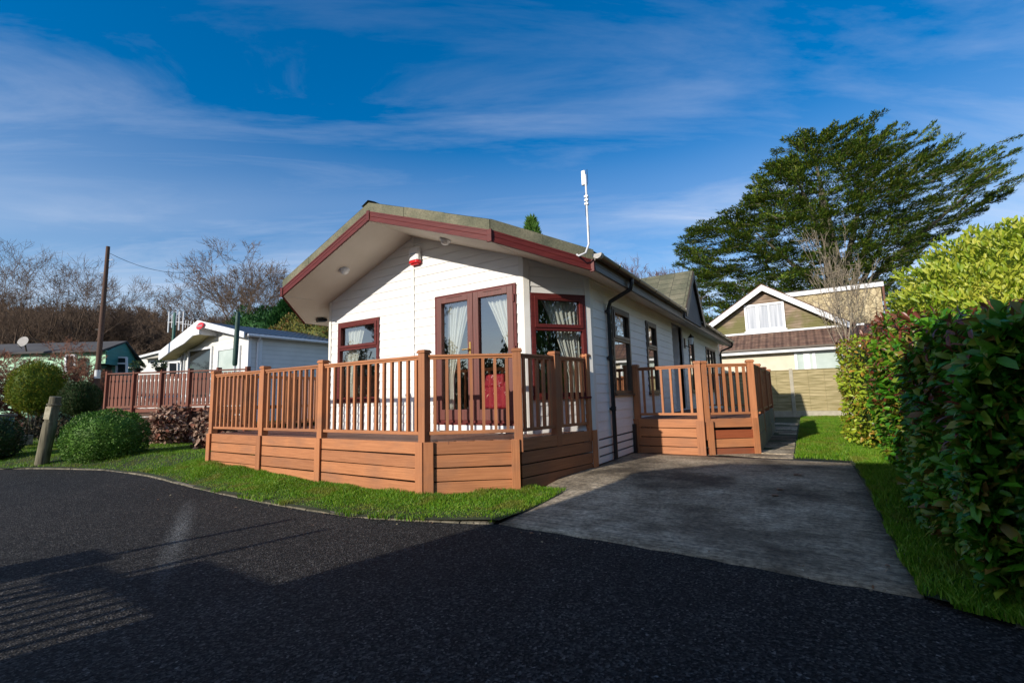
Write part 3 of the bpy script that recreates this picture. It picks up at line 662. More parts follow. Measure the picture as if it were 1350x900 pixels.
# corner and seam trims
mb = MB()
mb.box(AX-.028, AX+.028, YF-.018, YF-.0125, .65, soff(AX)-.01)
mb.build('seam_trim', MT['white'], lodge)
for (x, y, z0) in ((XL, YF, .63), (XR, YF, .63), (XBR, YB, .14)):
    mb = MB()
    if x == XL: mb.box(x-.02, x+.045, y-.022, y+.03, z0, soff(x)-.012)
    elif x == XR:
        mb.box(x-.07, x+.0, y-.022, y+.01, z0, soff(x-.07)-.01)
        mb.bar((x+bt[0]*.035+bn[0]*.012, y+bt[1]*.035+bn[1]*.012, (z0+soff(x)-.03)/2-.0), (x+bt[0]*.036+bn[0]*.012, y+bt[1]*.036+bn[1]*.012, (z0+soff(x)-.03)/2), .02, soff(x)-.03-z0)
        mb = MB(); mb.box(x-.075, x-.0, y-.022, y+.01, z0, soff(x-.07)-.012)
        mb.prism([(x, y-.022), (x+bt[0]*.07+bn[0]*.02, y+bt[1]*.07+bn[1]*.02), (x+bt[0]*.07, y+bt[1]*.07), (x, y+.005)], z0, soff(x+.05)-.012)
    else:
        mb.prism([(x-bt[0]*.075+bn[0]*.02, y-bt[1]*.075+bn[1]*.02), (x+.02, y-.005), (x+.02, y+.09), (x, y+.09), (x-.01, y), (x-bt[0]*.075, y-bt[1]*.075)], z0, soff(x+.02)-.012)
    mb.build('corner_trim', MT['trim'], lodge)
# ---- roof
YR0, YR1 = 4.60, 18.75
JR, JL, ER, EL = -3.18, -7.68, -2.20, -8.45
YJ = 5.55
RT = [(AX, YR0, rtop(AX)), (JR, YR0, rtop(JR)), (ER, YJ, rtop(ER)), (ER, YR1, rtop(ER)), (AX, YR1, rtop(AX))]
LT = [(AX, YR0, rtop(AX)), (AX, YR1, rtop(AX)), (EL, YR1, rtop(EL)), (EL, YJ, rtop(EL)), (JL, YR0, rtop(JL))]
roof = MB(); roof.slab(RT, .10); roof.slab(LT, .10); roof_o = roof.build('roof', MT['felt'], lodge)
# felt wrapped over the front edge, in lengths with visible joints
ed = MB()
def edge_len(p, q, n, h=.135, th=.022):
    p = np.array(p, float); q = np.array(q, float)
    d = q - p; d /= np.linalg.norm(d); nv = np.array([d[1], -d[0], 0]); nv /= np.linalg.norm(nv)
    for k in range(n):
        a = p + (q-p)*(k/n); b_ = p + (q-p)*((k+1)/n) - d*.004
        o = nv*(th*.5 + random.uniform(0, .006)); dz = random.uniform(-.004, .004)
        ed.add([a+o*0+[0,0,.012+dz], b_+[0,0,.012+dz], b_+o+[0,0,.006+dz], a+o+[0,0,.006+dz], a+[0,0,-h], b_+[0,0,-h], b_+o+[0,0,-h+dz], a+o+[0,0,-h+dz]],
               [(0,3,2,1),(4,5,6,7),(3,7,6,2),(0,4,7,3),(1,2,6,5)])
        # strip lapped back on to the top
        back = -nv*.16
        rise = 0
        ed.add([a+o+[0,0,.008], b_+o+[0,0,.008], b_+back+[0,0,.012], a+back+[0,0,.012]], [(0, 1, 2, 3)])
edge_len((JL, YR0, rtop(JL)), (AX, YR0, rtop(AX)), 3); edge_len((AX, YR0, rtop(AX)), (JR, YR0, rtop(JR)), 3)
edge_len((EL, YJ, rtop(EL)), (JL, YR0, rtop(JL)), 1); edge_len((JR, YR0, rtop(JR)), (ER, YJ, rtop(ER)), 2)
ed.build('felt_edge', MT['felt_edge'], roof_o)
rc = MB()
for k in range(14):
    y0 = YR0 - .03 + k; y1 = min(y0 + 1.01, YR1)
    rc.add([(AX-.15, y0, rtop(AX-.15)+.03), (AX, y0, rtop(AX)+.04+.008*(k % 2)), (AX, y1, rtop(AX)+.04), (AX-.15, y1, rtop(AX-.15)+.03)], [(0, 1, 2, 3)])
    rc.add([(AX, y0, rtop(AX)+.04+.008*(k % 2)), (AX+.15, y0, rtop(AX+.15)+.03), (AX+.15, y1, rtop(AX+.15)+.03), (AX, y1, rtop(AX)+.04)], [(0, 1, 2, 3)])
rc.build('ridge_cap', MT['felt_edge'], roof_o)
# maroon fascia, joint covers
def fascia(p, q, name='fascia', mat='maroon', top=-.135, bot=-.285, th=.02, off=.004, par=None, seglines=True):
    p = np.array(p, float); q = np.array(q, float); d = q - p; dn = d/np.linalg.norm(d); nv = np.array([dn[1], -dn[0], 0]); nv /= np.linalg.norm(nv)
    m_ = MB(); pr = [(top, off), (top, off+th), (top-.022, off+th), (top-.024, off+th-.006), ((top+bot)/2, off+th-.006), ((top+bot)/2-.004, off+th-.011), ((top+bot)/2-.008, off+th-.006), (bot+.022, off+th-.006), (bot+.02, off+th), (bot, off+th), (bot, off-.01)]
    n_ = len(pr); vs = [p + nv*o + np.array([0, 0, z]) for z, o in pr] + [q + nv*o + np.array([0, 0, z]) for z, o in pr]
    fs = [(i, (i+1) % n_, n_+(i+1) % n_, n_+i) for i in range(n_)] + [tuple(range(n_))[::-1], tuple(range(n_, 2*n_))]
    m_.add(vs, fs); return m_.build(name, MT[mat], par or lodge)
pj = {k: np.array([x, y, rtop(x)]) for k, x, y in (('a', AX, YR0), ('jl', JL, YR0), ('jr', JR, YR0), ('er', ER, YJ), ('el', EL, YJ))}
fascia(pj['jl'], pj['a']); fascia(pj['a'], pj['jr']); fascia(pj['jr'], pj['er']); fascia(pj['el'], pj['jl'])
fascia((ER, YJ, rtop(ER)), (ER, YR1, rtop(ER)), mat='bronze', top=-.10, bot=-.265); fascia((EL, YR1, rtop(EL)), (EL, YJ, rtop(EL)), mat='bronze', top=-.10, bot=-.265)
for x, y, w in ((AX, YR0, .03), (JR, YR0, .035), (ER-.01, YJ-.012, .03), (JL, YR0, .03)):
    m_ = MB(); m_.box(x-w, x+w, y-.036, y-.006, rtop(x)-.292, rtop(x)-.130); m_.build('joint_cover', MT['maroon'], lodge, bevel=.004)
# soffit boards following the slope
so = MB(); dz = -.006
so.slab([(AX, YR0+.005, soff(AX)+dz), (JR, YR0+.005, soff(JR)+dz), (ER-.01, YJ, soff(ER-.01)+dz), (ER-.01, YR1, soff(ER)+dz), (AX, YR1, soff(AX)+dz)], -.012)
so.slab([(AX, YR0+.005, soff(AX)+dz), (AX, YR1, soff(AX)+dz), (EL+.01, YR1, soff(EL)+dz), (EL+.01, YJ, soff(EL+.01)+dz), (JL, YR0+.005, soff(JL)+dz)], -.012)
so.build('soffit', MT['soffit'], lodge)
js = MB()
js.bar((JL+.02, YR0+.02, soff(JL)-.009), (XL-.03, YF, soff(XL)-.008), .012, .005)
js.build('soffit_joint', MT['trim'], lodge); js = MB()
js.bar((JR, YR0+.02, soff(JR)-.009), (XR, YF-.03, soff(XR)-.009), .012, .005)
js.build('soffit_joint', MT['trim'], lodge)

# ---- windows
def window(parent, p0, t, z0, z1, w, mat='maroon', trans=None, glassm='glass', name='window', mull=(), fw=.062, sash=True, out=.03, sashmat=None):
    """frame on a wall; p0 = left foot (xy), t = unit direction, outside on the right of t"""
    p0 = np.array([p0[0], p0[1]]); t = np.array(t, float); nrm = np.array([t[1], -t[0]])
    def P(u, z, o): q = p0 + t*u + nrm*o; return np.array([q[0], q[1], z])
    def bx(mb, u0, u1, za, zb, o0, o1):
        vs = [P(u0, za, o0), P(u1, za, o0), P(u1, za, o1), P(u0, za, o1), P(u0, zb, o0), P(u1, zb, o0), P(u1, zb, o1), P(u0, zb, o1)]
        mb.add(vs, [(0,1,2,3),(7,6,5,4),(4,5,1,0),(5,6,2,1),(6,7,3,2),(7,4,0,3)])
    fr = MB()
    bx(fr, 0, fw, z0, z1, -.05, out); bx(fr, w-fw, w, z0, z1, -.05, out); bx(fr, fw, w-fw, z1-fw, z1, -.05, out); bx(fr, fw, w-fw, z0, z0+fw, -.05, out)
    bx(fr, -.02, w+.02, z0-.028, z0-.001, -.02, out+.03)
    for m_ in mull: bx(fr, m_-.03, m_+.03, z0+fw, z1-fw, -.05, out-.003)
    if trans: bx(fr, fw, w-fw, trans-.03, trans+.03, -.05, out-.004)
    f = fr.build(name, MT[mat], parent, bevel=.004)
    if sash and trans:
        s_ = MB(); a, b_ = fw-.012, w-fw+.012; c, d = trans+.012, z1-fw+.012; o0, o1 = .0, out+.014; k = .052
        bx(s_, a, a+k, c, d, o0, o1); bx(s_, b_-k, b_, c, d, o0, o1); bx(s_, a+k, b_-k, c, c+k, o0, o1); bx(s_, a+k, b_-k, d-k, d, o0, o1)
        bx(s_, a+(b_-a)*.25, a+(b_-a)*.72, d-.034, d-.022, o1, o1+.008)
        s_.build('sash', MT[mat], f, bevel=.004)
    gl = MB()
    for (ua, ub, za, zb) in ([(fw, w-fw, z0+fw, trans-.03), (fw+.03, w-fw-.03, trans+.05, z1-fw-.03)] if trans else [(fw, w-fw, z0+fw, z1-fw)]):
        gl.add([P(ua, za, -.01), P(ub, za, -.01), P(ub, zb, -.01), P(ua, zb, -.01)], [(0, 1, 2, 3)])
    gl.build('pane', MT[glassm], f)
    return f, P, bx
window(lodge, (WFL[0], YF), (1, 0), WFL[2], WFL[3], WFL[1]-WFL[0], trans=2.10)
window(lodge, A2 + bt*WBAY[0], bt, WBAY[2], WBAY[3], WBAY[1]-WBAY[0], trans=2.10)
for (a, b_, c, d), tr, mu in ((W1, 2.06, ()), (W2, 2.06, ()), (W3, None, ()), (W4, None, (.6, 1.2))):
    window(lodge, (XBR, a), (0, 1), c, d, b_-a, 'bronze', tr, 'glass_s', mull=mu)
# french doors
dw = DOOR[1]-DOOR[0]
fr, P, bx = window(lodge, (DOOR[0], YF), (1, 0), DOOR[2], DOOR[3], dw, name='door_frame', fw=.055, sash=False)
bpy.data.objects.remove([c for c in fr.children if c.name.startswith('pane')][0])
for k, (ua, ub) in enumerate(((.045, dw/2-.004), (dw/2+.004, dw-.045))):
    d = MB(); za, zb = DOOR[2]+.04, DOOR[3]-.035; st = .10
    bx(d, ua, ua+st, za, zb, -.03, .042); bx(d, ub-st, ub, za, zb, -.03, .042); bx(d, ua+st, ub-st, zb-st, zb, -.03, .042); bx(d, ua+st, ub-st, za, za+.16, -.03, .042)
    bx(d, ua+.2, ub-.2, zb-.030, zb-.018, .042, .05)
    do = d.build('door', MT['maroon_v'], lodge, bevel=.005)
    gl = MB(); gl.add([P(ua+st, za+.16, .0), P(ub-st, za+.16, .0), P(ub-st, zb-st, .0), P(ua+st, zb-st, .0)], [(0, 1, 2, 3)]); gl.build('pane', MT['glass'], do)
    if k == 0:
        h = MB(); bx(h, ub-.062, ub-.034, 1.74, 1.98, .042, .052); q = P(ub-.05, 1.87, .05); h.tube([q, q+np.array([0, -.045, 0]), q+np.array([-.11, -.05, -.004])], .011, 8); h.build('handle', MT['brass'], do)
    else:
        for z in (.95, 1.75, 2.5): h = MB(); bx(h, ub+.0, ub+.026, z, z+.11, .042, .058); h.build('hinge', MT['maroon'], do)
m_ = MB(); m_.box(DOOR[0]-.03, DOOR[1]+.05, YF-.05, YF+.03, .655, .762); m_.build('door_sill', MT['upvc'], lodge, bevel=.004)
# porch recess with its door
m_ = MB(); d = .75
m_.box(XBR-d-.04, XBR-d, REC[0]-.04, REC[1]+.04, .6, REC[3]+.04); m_.box(XBR-d, XBR-.03, REC[0]-.04, REC[0], .6, REC[3]); m_.box(XBR-d, XBR-.03, REC[1], REC[1]+.04, .6, REC[3]); m_.box(XBR-d, XBR-.03, REC[0]-.04, REC[1]+.04, REC[3], REC[3]+.04); m_.box(XBR-d, XBR-.03, REC[0]-.04, REC[1]+.04, .6, .70)
m_.build('porch_recess', MT['white'], lodge)
m_ = MB(); m_.box(XBR-d, XBR-d+.03, REC[0]+.12, REC[1]-.12, .72, 2.72); po = m_.build('entrance_door', MT['maroon_v'], lodge, bevel=.004)
m_ = MB(); m_.box(XBR-d+.031, XBR-d+.036, REC[0]+.3, REC[1]-.3, 1.7, 2.5); m_.build('pane', MT['glass_far'], po)
# interior
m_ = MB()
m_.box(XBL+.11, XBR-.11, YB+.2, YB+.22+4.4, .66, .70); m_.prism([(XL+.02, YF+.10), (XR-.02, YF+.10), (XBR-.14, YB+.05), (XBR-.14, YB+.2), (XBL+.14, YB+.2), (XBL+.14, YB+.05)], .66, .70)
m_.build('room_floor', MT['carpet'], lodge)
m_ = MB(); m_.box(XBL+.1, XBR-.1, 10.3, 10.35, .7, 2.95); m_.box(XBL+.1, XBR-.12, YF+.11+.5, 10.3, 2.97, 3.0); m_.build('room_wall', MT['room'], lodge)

# ---- porch gable on the side roof
YG0, YG1, YGA, ZGA = 10.63, 12.85, 11.78, 4.12
pg = MB(); xa = -5.2; zt = rtop(ER) + .03
gx0 = ER + .10
def xv(z): return AX + (rtop(AX) - z) / .353
for (ye, sgn) in ((YG0, 1), (YG1, -1)):
    pg.slab([(gx0, ye, zt-.02), (gx0, YGA, ZGA), (xv(ZGA)+0, YGA, ZGA), (xv(zt), ye, zt-.02)] if sgn > 0 else [(gx0, YGA, ZGA), (gx0, ye, zt-.02), (xv(zt), ye, zt-.02), (xv(ZGA), YGA, ZGA)], .06)
pgo = pg.build('porch_roof', MT['felt'], lodge)
m_ = MB(); m_.extr([(gx0-.05, YG0+.12, 2.80), (gx0-.05, YG1-.12, 2.80), (gx0-.05, YG1-.16, zt-.05), (gx0-.05, YGA, ZGA-.14), (gx0-.05, YG0+.16, zt-.05)], (-.03, 0, 0)); m_.build('gable_panel', noisy('grey_gable_board', (.10, .09, .095), (.15, .135, .14), 2, .7), pgo)
for ye in (YG0, YG1):
    m_ = MB(); s = 1 if ye < YGA else -1
    m_.extr([(gx0+.0, ye-.03*s, zt-.06), (gx0, YGA, ZGA-.03), (gx0, YGA, ZGA-.19), (gx0, ye+.07*s, zt-.24), (gx0, ye-.03*s, zt-.24)], (.022, 0, 0)); m_.build('bargeboard', MT['bronze'], pgo)
# ---- gutter and downpipes
def gutter(y0, y1):
    m_ = MB(); n_ = 8; xg, zg = ER + .075, rtop(ER) - .075; prof = [(xg + .058*math.cos(math.pi + math.pi*k/n_), zg + .058*math.sin(math.pi + math.pi*k/n_)) for k in range(n_+1)]
    inner = [(xg + .052*math.cos(math.pi + math.pi*k/n_), zg + .052*math.sin(math.pi + math.pi*k/n_)) for k in range(n_+1)][::-1]; pr = prof + inner
    m_.extr([(x, y0, z) for x, z in pr], (0, y1-y0, 0))
    m_.extr([(x, y0-.004, z) for x, z in prof], (0, .008, 0)); m_.extr([(x, y1-.004, z) for x, z in prof], (0, .008, 0))
    y = y0 + .7
    while y < y1:
        q = [(xg + .064*math.cos(math.pi + math.pi*k/n_), zg + .064*math.sin(math.pi + math.pi*k/n_)) for k in range(n_+1)]
        m_.extr([(x, y, z) for x, z in q] + [(xg+.064, y, zg+.012), (xg-.064, y, zg+.012)], (0, .035, 0)); y += .95
    return m_.build('gutter', MT['black'], lodge)
gutter(YJ-.05, YG0-.02); gutter(YG1+.02, YR1)
m_ = MB(); m_.extr([(ER+.075 + .066*math.cos(math.pi+math.pi*k/8), YJ-.075, rtop(ER)-.07 + .066*math.sin(math.pi+math.pi*k/8)) for k in range(9)], (0, .09, 0)); m_.build('gutter_end', noisy('grey_stop_end', (.3, .29, .27), (.45, .43, .4), 30, .6), lodge)
def downpipe(yg, yw, z_end):
    m_ = MB(); zg = rtop(ER)-.11
    m_.tube([(ER+.075, yg, zg), (ER+.075, yg, zg-.10), (ER+.05, yg, zg-.17), (XBR+.10, yw-.02, 2.62), (XBR+.055, yw, 2.52), (XBR+.055, yw, z_end)], .034, 12)
    for z in (2.5, 1.75, .95): m_.tube([(XBR+.055, yw, z), (XBR+.055, yw, z-.07)], .042, 12); m_.box(XBR+.005, XBR+.05, yw-.06, yw+.06, z-.05, z-.02)
    return m_.build('downpipe', MT['black'], lodge, smooth=True)
downpipe(6.88, 7.03, .14); downpipe(YR1-.25, YR1-.05, .12)
m_ = MB(); m_.box(XBR+.01, XBR+.06, 8.04, 8.12, .12, .61); m_.build('vent_post', MT['black'], lodge)

# ---- curtains, each a thing
def curtain(P, ua0, ub0, ua1, ub1, z1, z0, tie=None, folds=7, label='', o=-.13, group=None):
    """hangs between u edges that move from (ua0,ub0) at the top to (ua1,ub1) at the tie or foot"""
    V = []; nz, nu = 26, folds*8
    for i in range(nz+1):
        t = i/nz; z = z1 + (z0-z1)*t
        e = t if tie is None else min(1, t/tie)
        e = e**.85; ua = ua0+(ua1-ua0)*e; ub = ub0+(ub1-ub0)*e
        if tie is not None and t > tie: ub += (t-tie)*.10*(1 if ub1 > ua1 else -1)*0
        for j in range(nu+1):
            s_ = j/nu; amp = .022*(1-.3*e); V.append(P(ua+(ub-ua)*s_, z, o + amp*math.sin(2*math.pi*folds*s_ + .4*math.sin(3*t) + .6*math.sin(9*s_)) + .01*math.sin(17*s_+t*4)))
    T = np.array([(i*(nu+1)+j, i*(nu+1)+j+1, (i+1)*(nu+1)+j+1, (i+1)*(nu+1)+j) for i in range(nz) for j in range(nu)])
    ob = np_mesh('curtain', np.array(V), T, MT['curtain'], None, True)
    m_ = ob.modifiers.new('cloth', 'SOLIDIFY'); m_.thickness = .004
    return tag(ob, label, 'curtain', group)
def wallP(p0, t):
    p0 = np.array(p0, float); t = np.array(t, float); nrm = np.array([t[1], -t[0]])
    return lambda u, z, o: np.array([*(p0 + t*u + nrm*o), z])
Pd = wallP((DOOR[0], YF), (1, 0))
curtain(Pd, .14, .66, .16, .26, 2.70, .95, .70, 7, 'cream curtain tied back behind the left glazed french door leaf')
curtain(Pd, dw-.66, dw-.12, dw-.20, dw-.13, 2.70, 1.5, .80, 7, 'cream curtain tied back behind the right glazed french door leaf')
Pw = wallP((WFL[0], YF), (1, 0)); ww = WFL[1]-WFL[0]
curtain(Pw, .04, .60, .06, .30, 2.56, 1.18, .8, 6, 'cream curtain at left side of the front window left of the doors')
curtain(Pw, ww-.32, ww-.04, ww-.12, ww-.04, 2.56, 1.18, .55, 3, 'cream curtain at right side of the front window left of the doors')
Pb = wallP(A2 + bt*WBAY[0], bt); wb = WBAY[1]-WBAY[0]
curtain(Pb, wb-.66, wb-.06, wb-.24, wb-.05, 2.56, 1.15, .8, 7, 'cream pleated curtain inside the angled bay window')
Ps = wallP((XBR, W1[0]), (0, 1)); curtain(Ps, .05, .42, .05, .40, 2.5, 1.18, None, 4, 'pale net curtain inside the first side window after the downpipe')
# ---- armchair seen through the doors
ac = thing('armchair', (-4.43, 6.75, .70), 'red upholstered armchair seen inside through the french doors', 'armchair')
def rbox(name, x0, x1, y0, y1, z0, z1, bev=.05):
    m_ = MB(); m_.box(x0, x1, y0, y1, z0, z1); o = m_.build(name, MT['red_fabric'], ac, bevel=bev); o.modifiers[0].segments = 4; return o
rbox('seat', -4.70, -4.10, 6.45, 7.05, .86, 1.06); rbox('backrest', -4.73, -4.08, 6.28, 6.47, .95, 1.40); rbox('headrest', -4.68, -4.13, 6.26, 6.44, 1.30, 1.52); rbox('armrest', -4.84, -4.71, 6.40, 7.05, .84, 1.22); rbox('armrest', -4.08, -3.95, 6.40, 7.05, .84, 1.22)
m_ = MB()
for x in (-4.68, -4.12):
    for y in (6.42, 6.98): m_.box(x-.02, x+.02, y-.02, y+.02, .70, .87)
m_.build('base', MT['bronze'], ac)

# ---- fittings on the lodge, each a thing
t = thing('alarm_box', (AX+.10, YF-.05, 3.42), 'white and red alarm box high on the front gable', 'alarm box'); ax0 = AX+.01
m_ = MB(); m_.prism([(ax0-.03, YF-.02), (ax0-.03, YF-.085), (ax0+.02, YF-.11), (ax0+.15, YF-.11), (ax0+.19, YF-.085), (ax0+.19, YF-.02)], 3.45, 3.66); m_.build('cover', MT['upvc'], t, bevel=.008)
m_ = MB(); m_.prism([(ax0-.03, YF-.02), (ax0-.03, YF-.087), (ax0+.02, YF-.112), (ax0+.15, YF-.112), (ax0+.19, YF-.087), (ax0+.19, YF-.02)], 3.40, 3.446); m_.prism([(ax0+.0, YF-.02), (ax0+.0, YF-.08), (ax0+.16, YF-.08), (ax0+.16, YF-.02)], 3.375, 3.40); m_.build('strobe_lens', MT['red_plastic'], t, bevel=.008)
m_ = MB(); m_.box(ax0+.03, ax0+.14, YF-.1125, YF-.1105, 3.55, 3.562); m_.build('nameplate', noisy('blue_print', (.2, .35, .6), (.3, .45, .7), 60), t)
for x, y, lab in ((-6.64, 5.08, 'round frosted bulkhead light under the left half of the front soffit'), (-4.36, 5.12, 'round bulkhead light under the right half of the front soffit')):
    z = soff(x) - .008; s = (.39 if x < AX else -.353); nv = Vector((s, 0, -1)).normalized()
    t = thing('soffit_light', (x, y, z), lab, 'light'); c0 = Vector((x, y, z))
    MB().lathe(c0, [(0, .085), (.02, .09), (.032, .08)], 24, nv).build('rim', MT['metal'], t, True)
    MB().lathe(c0 + nv*.032, [(0, .072), (.02, .07), (.045, .052), (.058, .02), (.06, .001)], 24, nv).build('lens', MT['lamp_glass'], t, True)
# lantern on the side wall
t = thing('wall_lantern', (XBR+.16, 12.78, 2.5), 'black coach lantern with glass beside the recessed porch', 'lantern'); lx, ly, lz = XBR+.18, 12.78, 2.50
m_ = MB(); m_.box(XBR+.008, XBR+.03, ly-.05, ly+.05, lz-.20, lz+.06); m_.tube([(XBR+.03, ly, lz-.14), (lx, ly, lz-.20), (lx, ly, lz-.13)], .012, 8); m_.build('bracket', MT['black'], t)
m_ = MB(); m_.lathe((lx, ly, lz), [(-.14, .03), (-.12, .045), (-.115, .05)], 6); m_.lathe((lx, ly, lz), [(.06, .085), (.075, .08), (.13, .03), (.16, .012), (.18, .001)], 6); m_.build('lantern_cap', MT['black'], t)
m_ = MB(); m_.lathe((lx, ly, lz), [(-.115, .045), (.06, .07)], 6); m_.build('lantern_glass', MT['lamp_glass'], t)
# antenna mast clamped on the right verge
pa = np.array([-2.42, 5.22, rtop(-2.42)-.06]); t = thing('antenna_mast', pa, 'slim white antenna mast with small panel clamped to the right roof edge', 'antenna')
x0, y0 = -2.19, 5.38
m_ = MB(); m_.tube([(-2.34, 5.34, rtop(-2.34)-.13), (-2.30, 5.30, rtop(-2.3)-.15), (-2.22, 5.34, rtop(-2.2)-.08), (x0, y0, 3.06), (x0, y0, 3.12), (x0, y0, 4.0)], .0135, 10); m_.build('pole', MT['metal'], t, True)
m_ = MB(); m_.box(x0-.055, x0+.0, y0-.02, y0+.02, 3.86, 4.06); m_.build('panel', MT['upvc'], t, bevel=.01)
for z in (3.60, 3.65, 3.70): m_ = MB(); m_.box(x0-.025, x0+.022, y0-.022, y0+.022, z-.012, z+.012); m_.build('clamp', MT['upvc'], t)
m_ = MB(); m_.tube([(x0+.02, y0+.01, 4.07), (x0+.024, y0+.01, 3.9), (x0-.018, y0, 3.74), (x0-.02, y0, 3.45), (x0+.015, y0, 3.3), (x0+.012, y0, 3.08)], .0035, 5); m_.build('cable', MT['black'], t)
# bracket lamp silhouette on the left soffit corner
t = thing('floodlight', (-8.12, 5.70, 2.9), 'small dark floodlight bracket under the left eave corner', 'floodlight')
m_ = MB(); q = np.array([-8.18, 5.74, 2.77]); m_.bar(q+[-.02, -.09, 0], q+[.02, .09, .02], .12, .05, (0, .4, 1)); m_.build('lamp_head', MT['black'], t, bevel=.005)
m_ = MB(); m_.tube([q+[0, 0, .03], q+[.02, .02, .08]], .012, 6); m_.build('bracket', MT['black'], t)

# ================================================================== DECKS
def post(parent, x, y, z0, z1, rz=0., w=.105, mat='deck_v'):
    m_ = MB(); c, s = math.cos(rz), math.sin(rz)
    def q(w_, za, zb):
        hw = w_/2; pts = [(x + c*a - s*b_, y + s*a + c*b_) for a, b_ in ((-hw, -hw), (hw, -hw), (hw, hw), (-hw, hw))]; m_.prism(pts, za, zb)
    q(w, z0, z1-.045); q(w+.026, z1-.045, z1-.018); q(w+.01, z1-.018, z1-.004)
    return m_.build('post', MT[mat], parent, bevel=.004)
def rail_span(parent, p, q, zt, zb, n, ends=(.055, .055), bal=.036, mat='deck_h', bm='deck_v', phase=0.):
    p = np.array([*p, 0.]); q = np.array([*q, 0.]); d = q-p; Ln = np.linalg.norm(d); d /= Ln; a = p + d*ends[0]; b_ = q - d*ends[1]
    m_ = MB(); m_.bar(a+[0, 0, zt-.014], b_+[0, 0, zt-.014], .072, .028); m_.bar(a+[0, 0, zt-.042], b_+[0, 0, zt-.042], .042, .027); m_.build('handrail', MT[mat], parent, bevel=.004)
    m_ = MB(); m_.bar(a+[0, 0, zb], b_+[0, 0, zb], .055, .04); m_.build('bottom_rail', MT[mat], parent, bevel=.004)
    Li = np.linalg.norm(b_-a)
    for k in range(n):
        c = a + d*Li*((k+.5)/n); m_ = MB(); hw = bal/2; nv = np.array([d[1], -d[0], 0])
        pts = [c-d*hw-nv*hw, c+d*hw-nv*hw, c+d*hw+nv*hw, c-d*hw+nv*hw]; m_.prism([(v[0], v[1]) for v in pts], zb+.02, zt-.055); m_.build('baluster', MT[bm], parent)
def skirt(parent, p, q, zt, zb, n=4, h=.142, gap=.014, mat='deck_h', out=.035, ends=(.03, .03), mats=None, zb2=None):
    p = np.array([*p, 0.]); q = np.array([*q, 0.]); d = q-p; Ln = np.linalg.norm(d); d /= Ln; nv = np.array([d[1], -d[0], 0]); a = p+d*ends[0]+nv*out; b_ = q-d*ends[1]+nv*out
    for k in range(n):
        z1 = zt - k*(h+gap); z0 = z1-h
        if z1 < min(zb, zb2 if zb2 is not None else zb): break
        m_ = MB(); w_ = .004*math.sin(k*3.1+p[0]*5); m_.bar(a+[0, 0, (z0+z1)/2], b_+[0, 0, (z0+z1)/2+w_], .022, h); m_.build('skirt_board', MT[mats[k] if mats else mat], parent, bevel=.003)
def cover(parent, x, y, z0, z1, rz, w=.115, t=.022, mat='deck_v', out=.058):
    m_ = MB(); c, s = math.cos(rz), math.sin(rz); pts = [(x + c*a - s*b_, y + s*a + c*b_) for a, b_ in ((-w/2, -out-t), (w/2, -out-t), (w/2, -out), (-w/2, -out))]; m_.prism(pts, z0, z1); m_.build('post_cover', MT[mat], parent, bevel=.003)
FL, RL = .632, 1.677
fd = thing('front_deck', (-5.8, 4.9, .1), 'orange brown composite deck with balustrade along the front of the white lodge', 'deck')
PA, PB_, PC = (-3.90, 4.16), (-2.99, 4.84), (-2.70, 6.30)
P1, P2, P0_ = (-7.37, 4.16), (-5.86, 4.16), (-8.97, 4.16)
PM = ((PB_[0]+PC[0])/2, (PB_[1]+PC[1])/2+.0)
angB = math.atan2(PB_[1]-PA[1], PB_[0]-PA[0]); angC = math.atan2(PC[1]-PB_[1], PC[0]-PB_[0])
m_ = MB(); poly = [P0_, PA, PB_, PC, (XBR-.02, YB+.02), (XR, YF+.03), (XL, YF+.03), (XBL-.02, YB+.1), (XBL-.02, 8.6), (-8.97, 8.6)]
# floor: boards parallel to the front
yb = 4.155
def row_x(y):
    xr_ = np.interp(y, [4.16, 4.86, 6.25, 6.3], [PA[0], PB_[0], PC[0], PC[0]]); return xr_
while yb < 8.5:
    y1 = min(yb + .138, 8.6)
    if y1 < 5.66: spans = [(-8.97, float(row_x((yb+y1)/2)))]
    else: spans = [(-8.97, -8.27)] + ([(max(-3.12, XR + (yb-5.55)*.79 + .02), float(row_x(yb)))] if y1 < 6.25 else [])
    for a, b_ in spans:
        if b_ - a > .05: m_.box(a, b_, yb, y1-.006, FL-.028, FL)
    yb += .138
m_.build('deck_floor', MT['deck_floor'], fd)
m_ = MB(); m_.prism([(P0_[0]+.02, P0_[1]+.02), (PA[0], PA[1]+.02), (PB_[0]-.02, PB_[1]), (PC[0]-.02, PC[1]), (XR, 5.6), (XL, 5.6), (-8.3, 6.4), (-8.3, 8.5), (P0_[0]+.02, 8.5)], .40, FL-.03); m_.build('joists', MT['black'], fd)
for (x, y), rz in ((P0_, 0), (P1, 0), (P2, 0), (PA, .0), (PB_, angB*.5+.2), (PM, angC), (PC, angC)):
    post(fd, x, y, FL-.15, RL+.065, rz)
for x, y in ((-8.97, 5.65), (-8.97, 7.1), (-8.97, 8.55)): post(fd, x, y, .1, RL+.065)
rail_span(fd, P0_, P1, RL, .735, 11); rail_span(fd, P1, P2, RL, .735, 10); rail_span(fd, P2, PA, RL, .735, 13); rail_span(fd, PA, PB_, RL, .735, 7)
rail_span(fd, PB_, PM, RL, .735, 5); rail_span(fd, PM, PC, RL, .735, 5)
rail_span(fd, (-8.97, 5.65), P0_, RL, .735, 10); rail_span(fd, (-8.97, 7.1), (-8.97, 5.65), RL, .735, 10); rail_span(fd, (-8.97, 8.55), (-8.97, 7.1), RL, .735, 10)
for p, q in ((P0_, P1), (P1, P2), (P2, PA)): skirt(fd, p, q, FL, .0, 5, ends=(.0, .0))
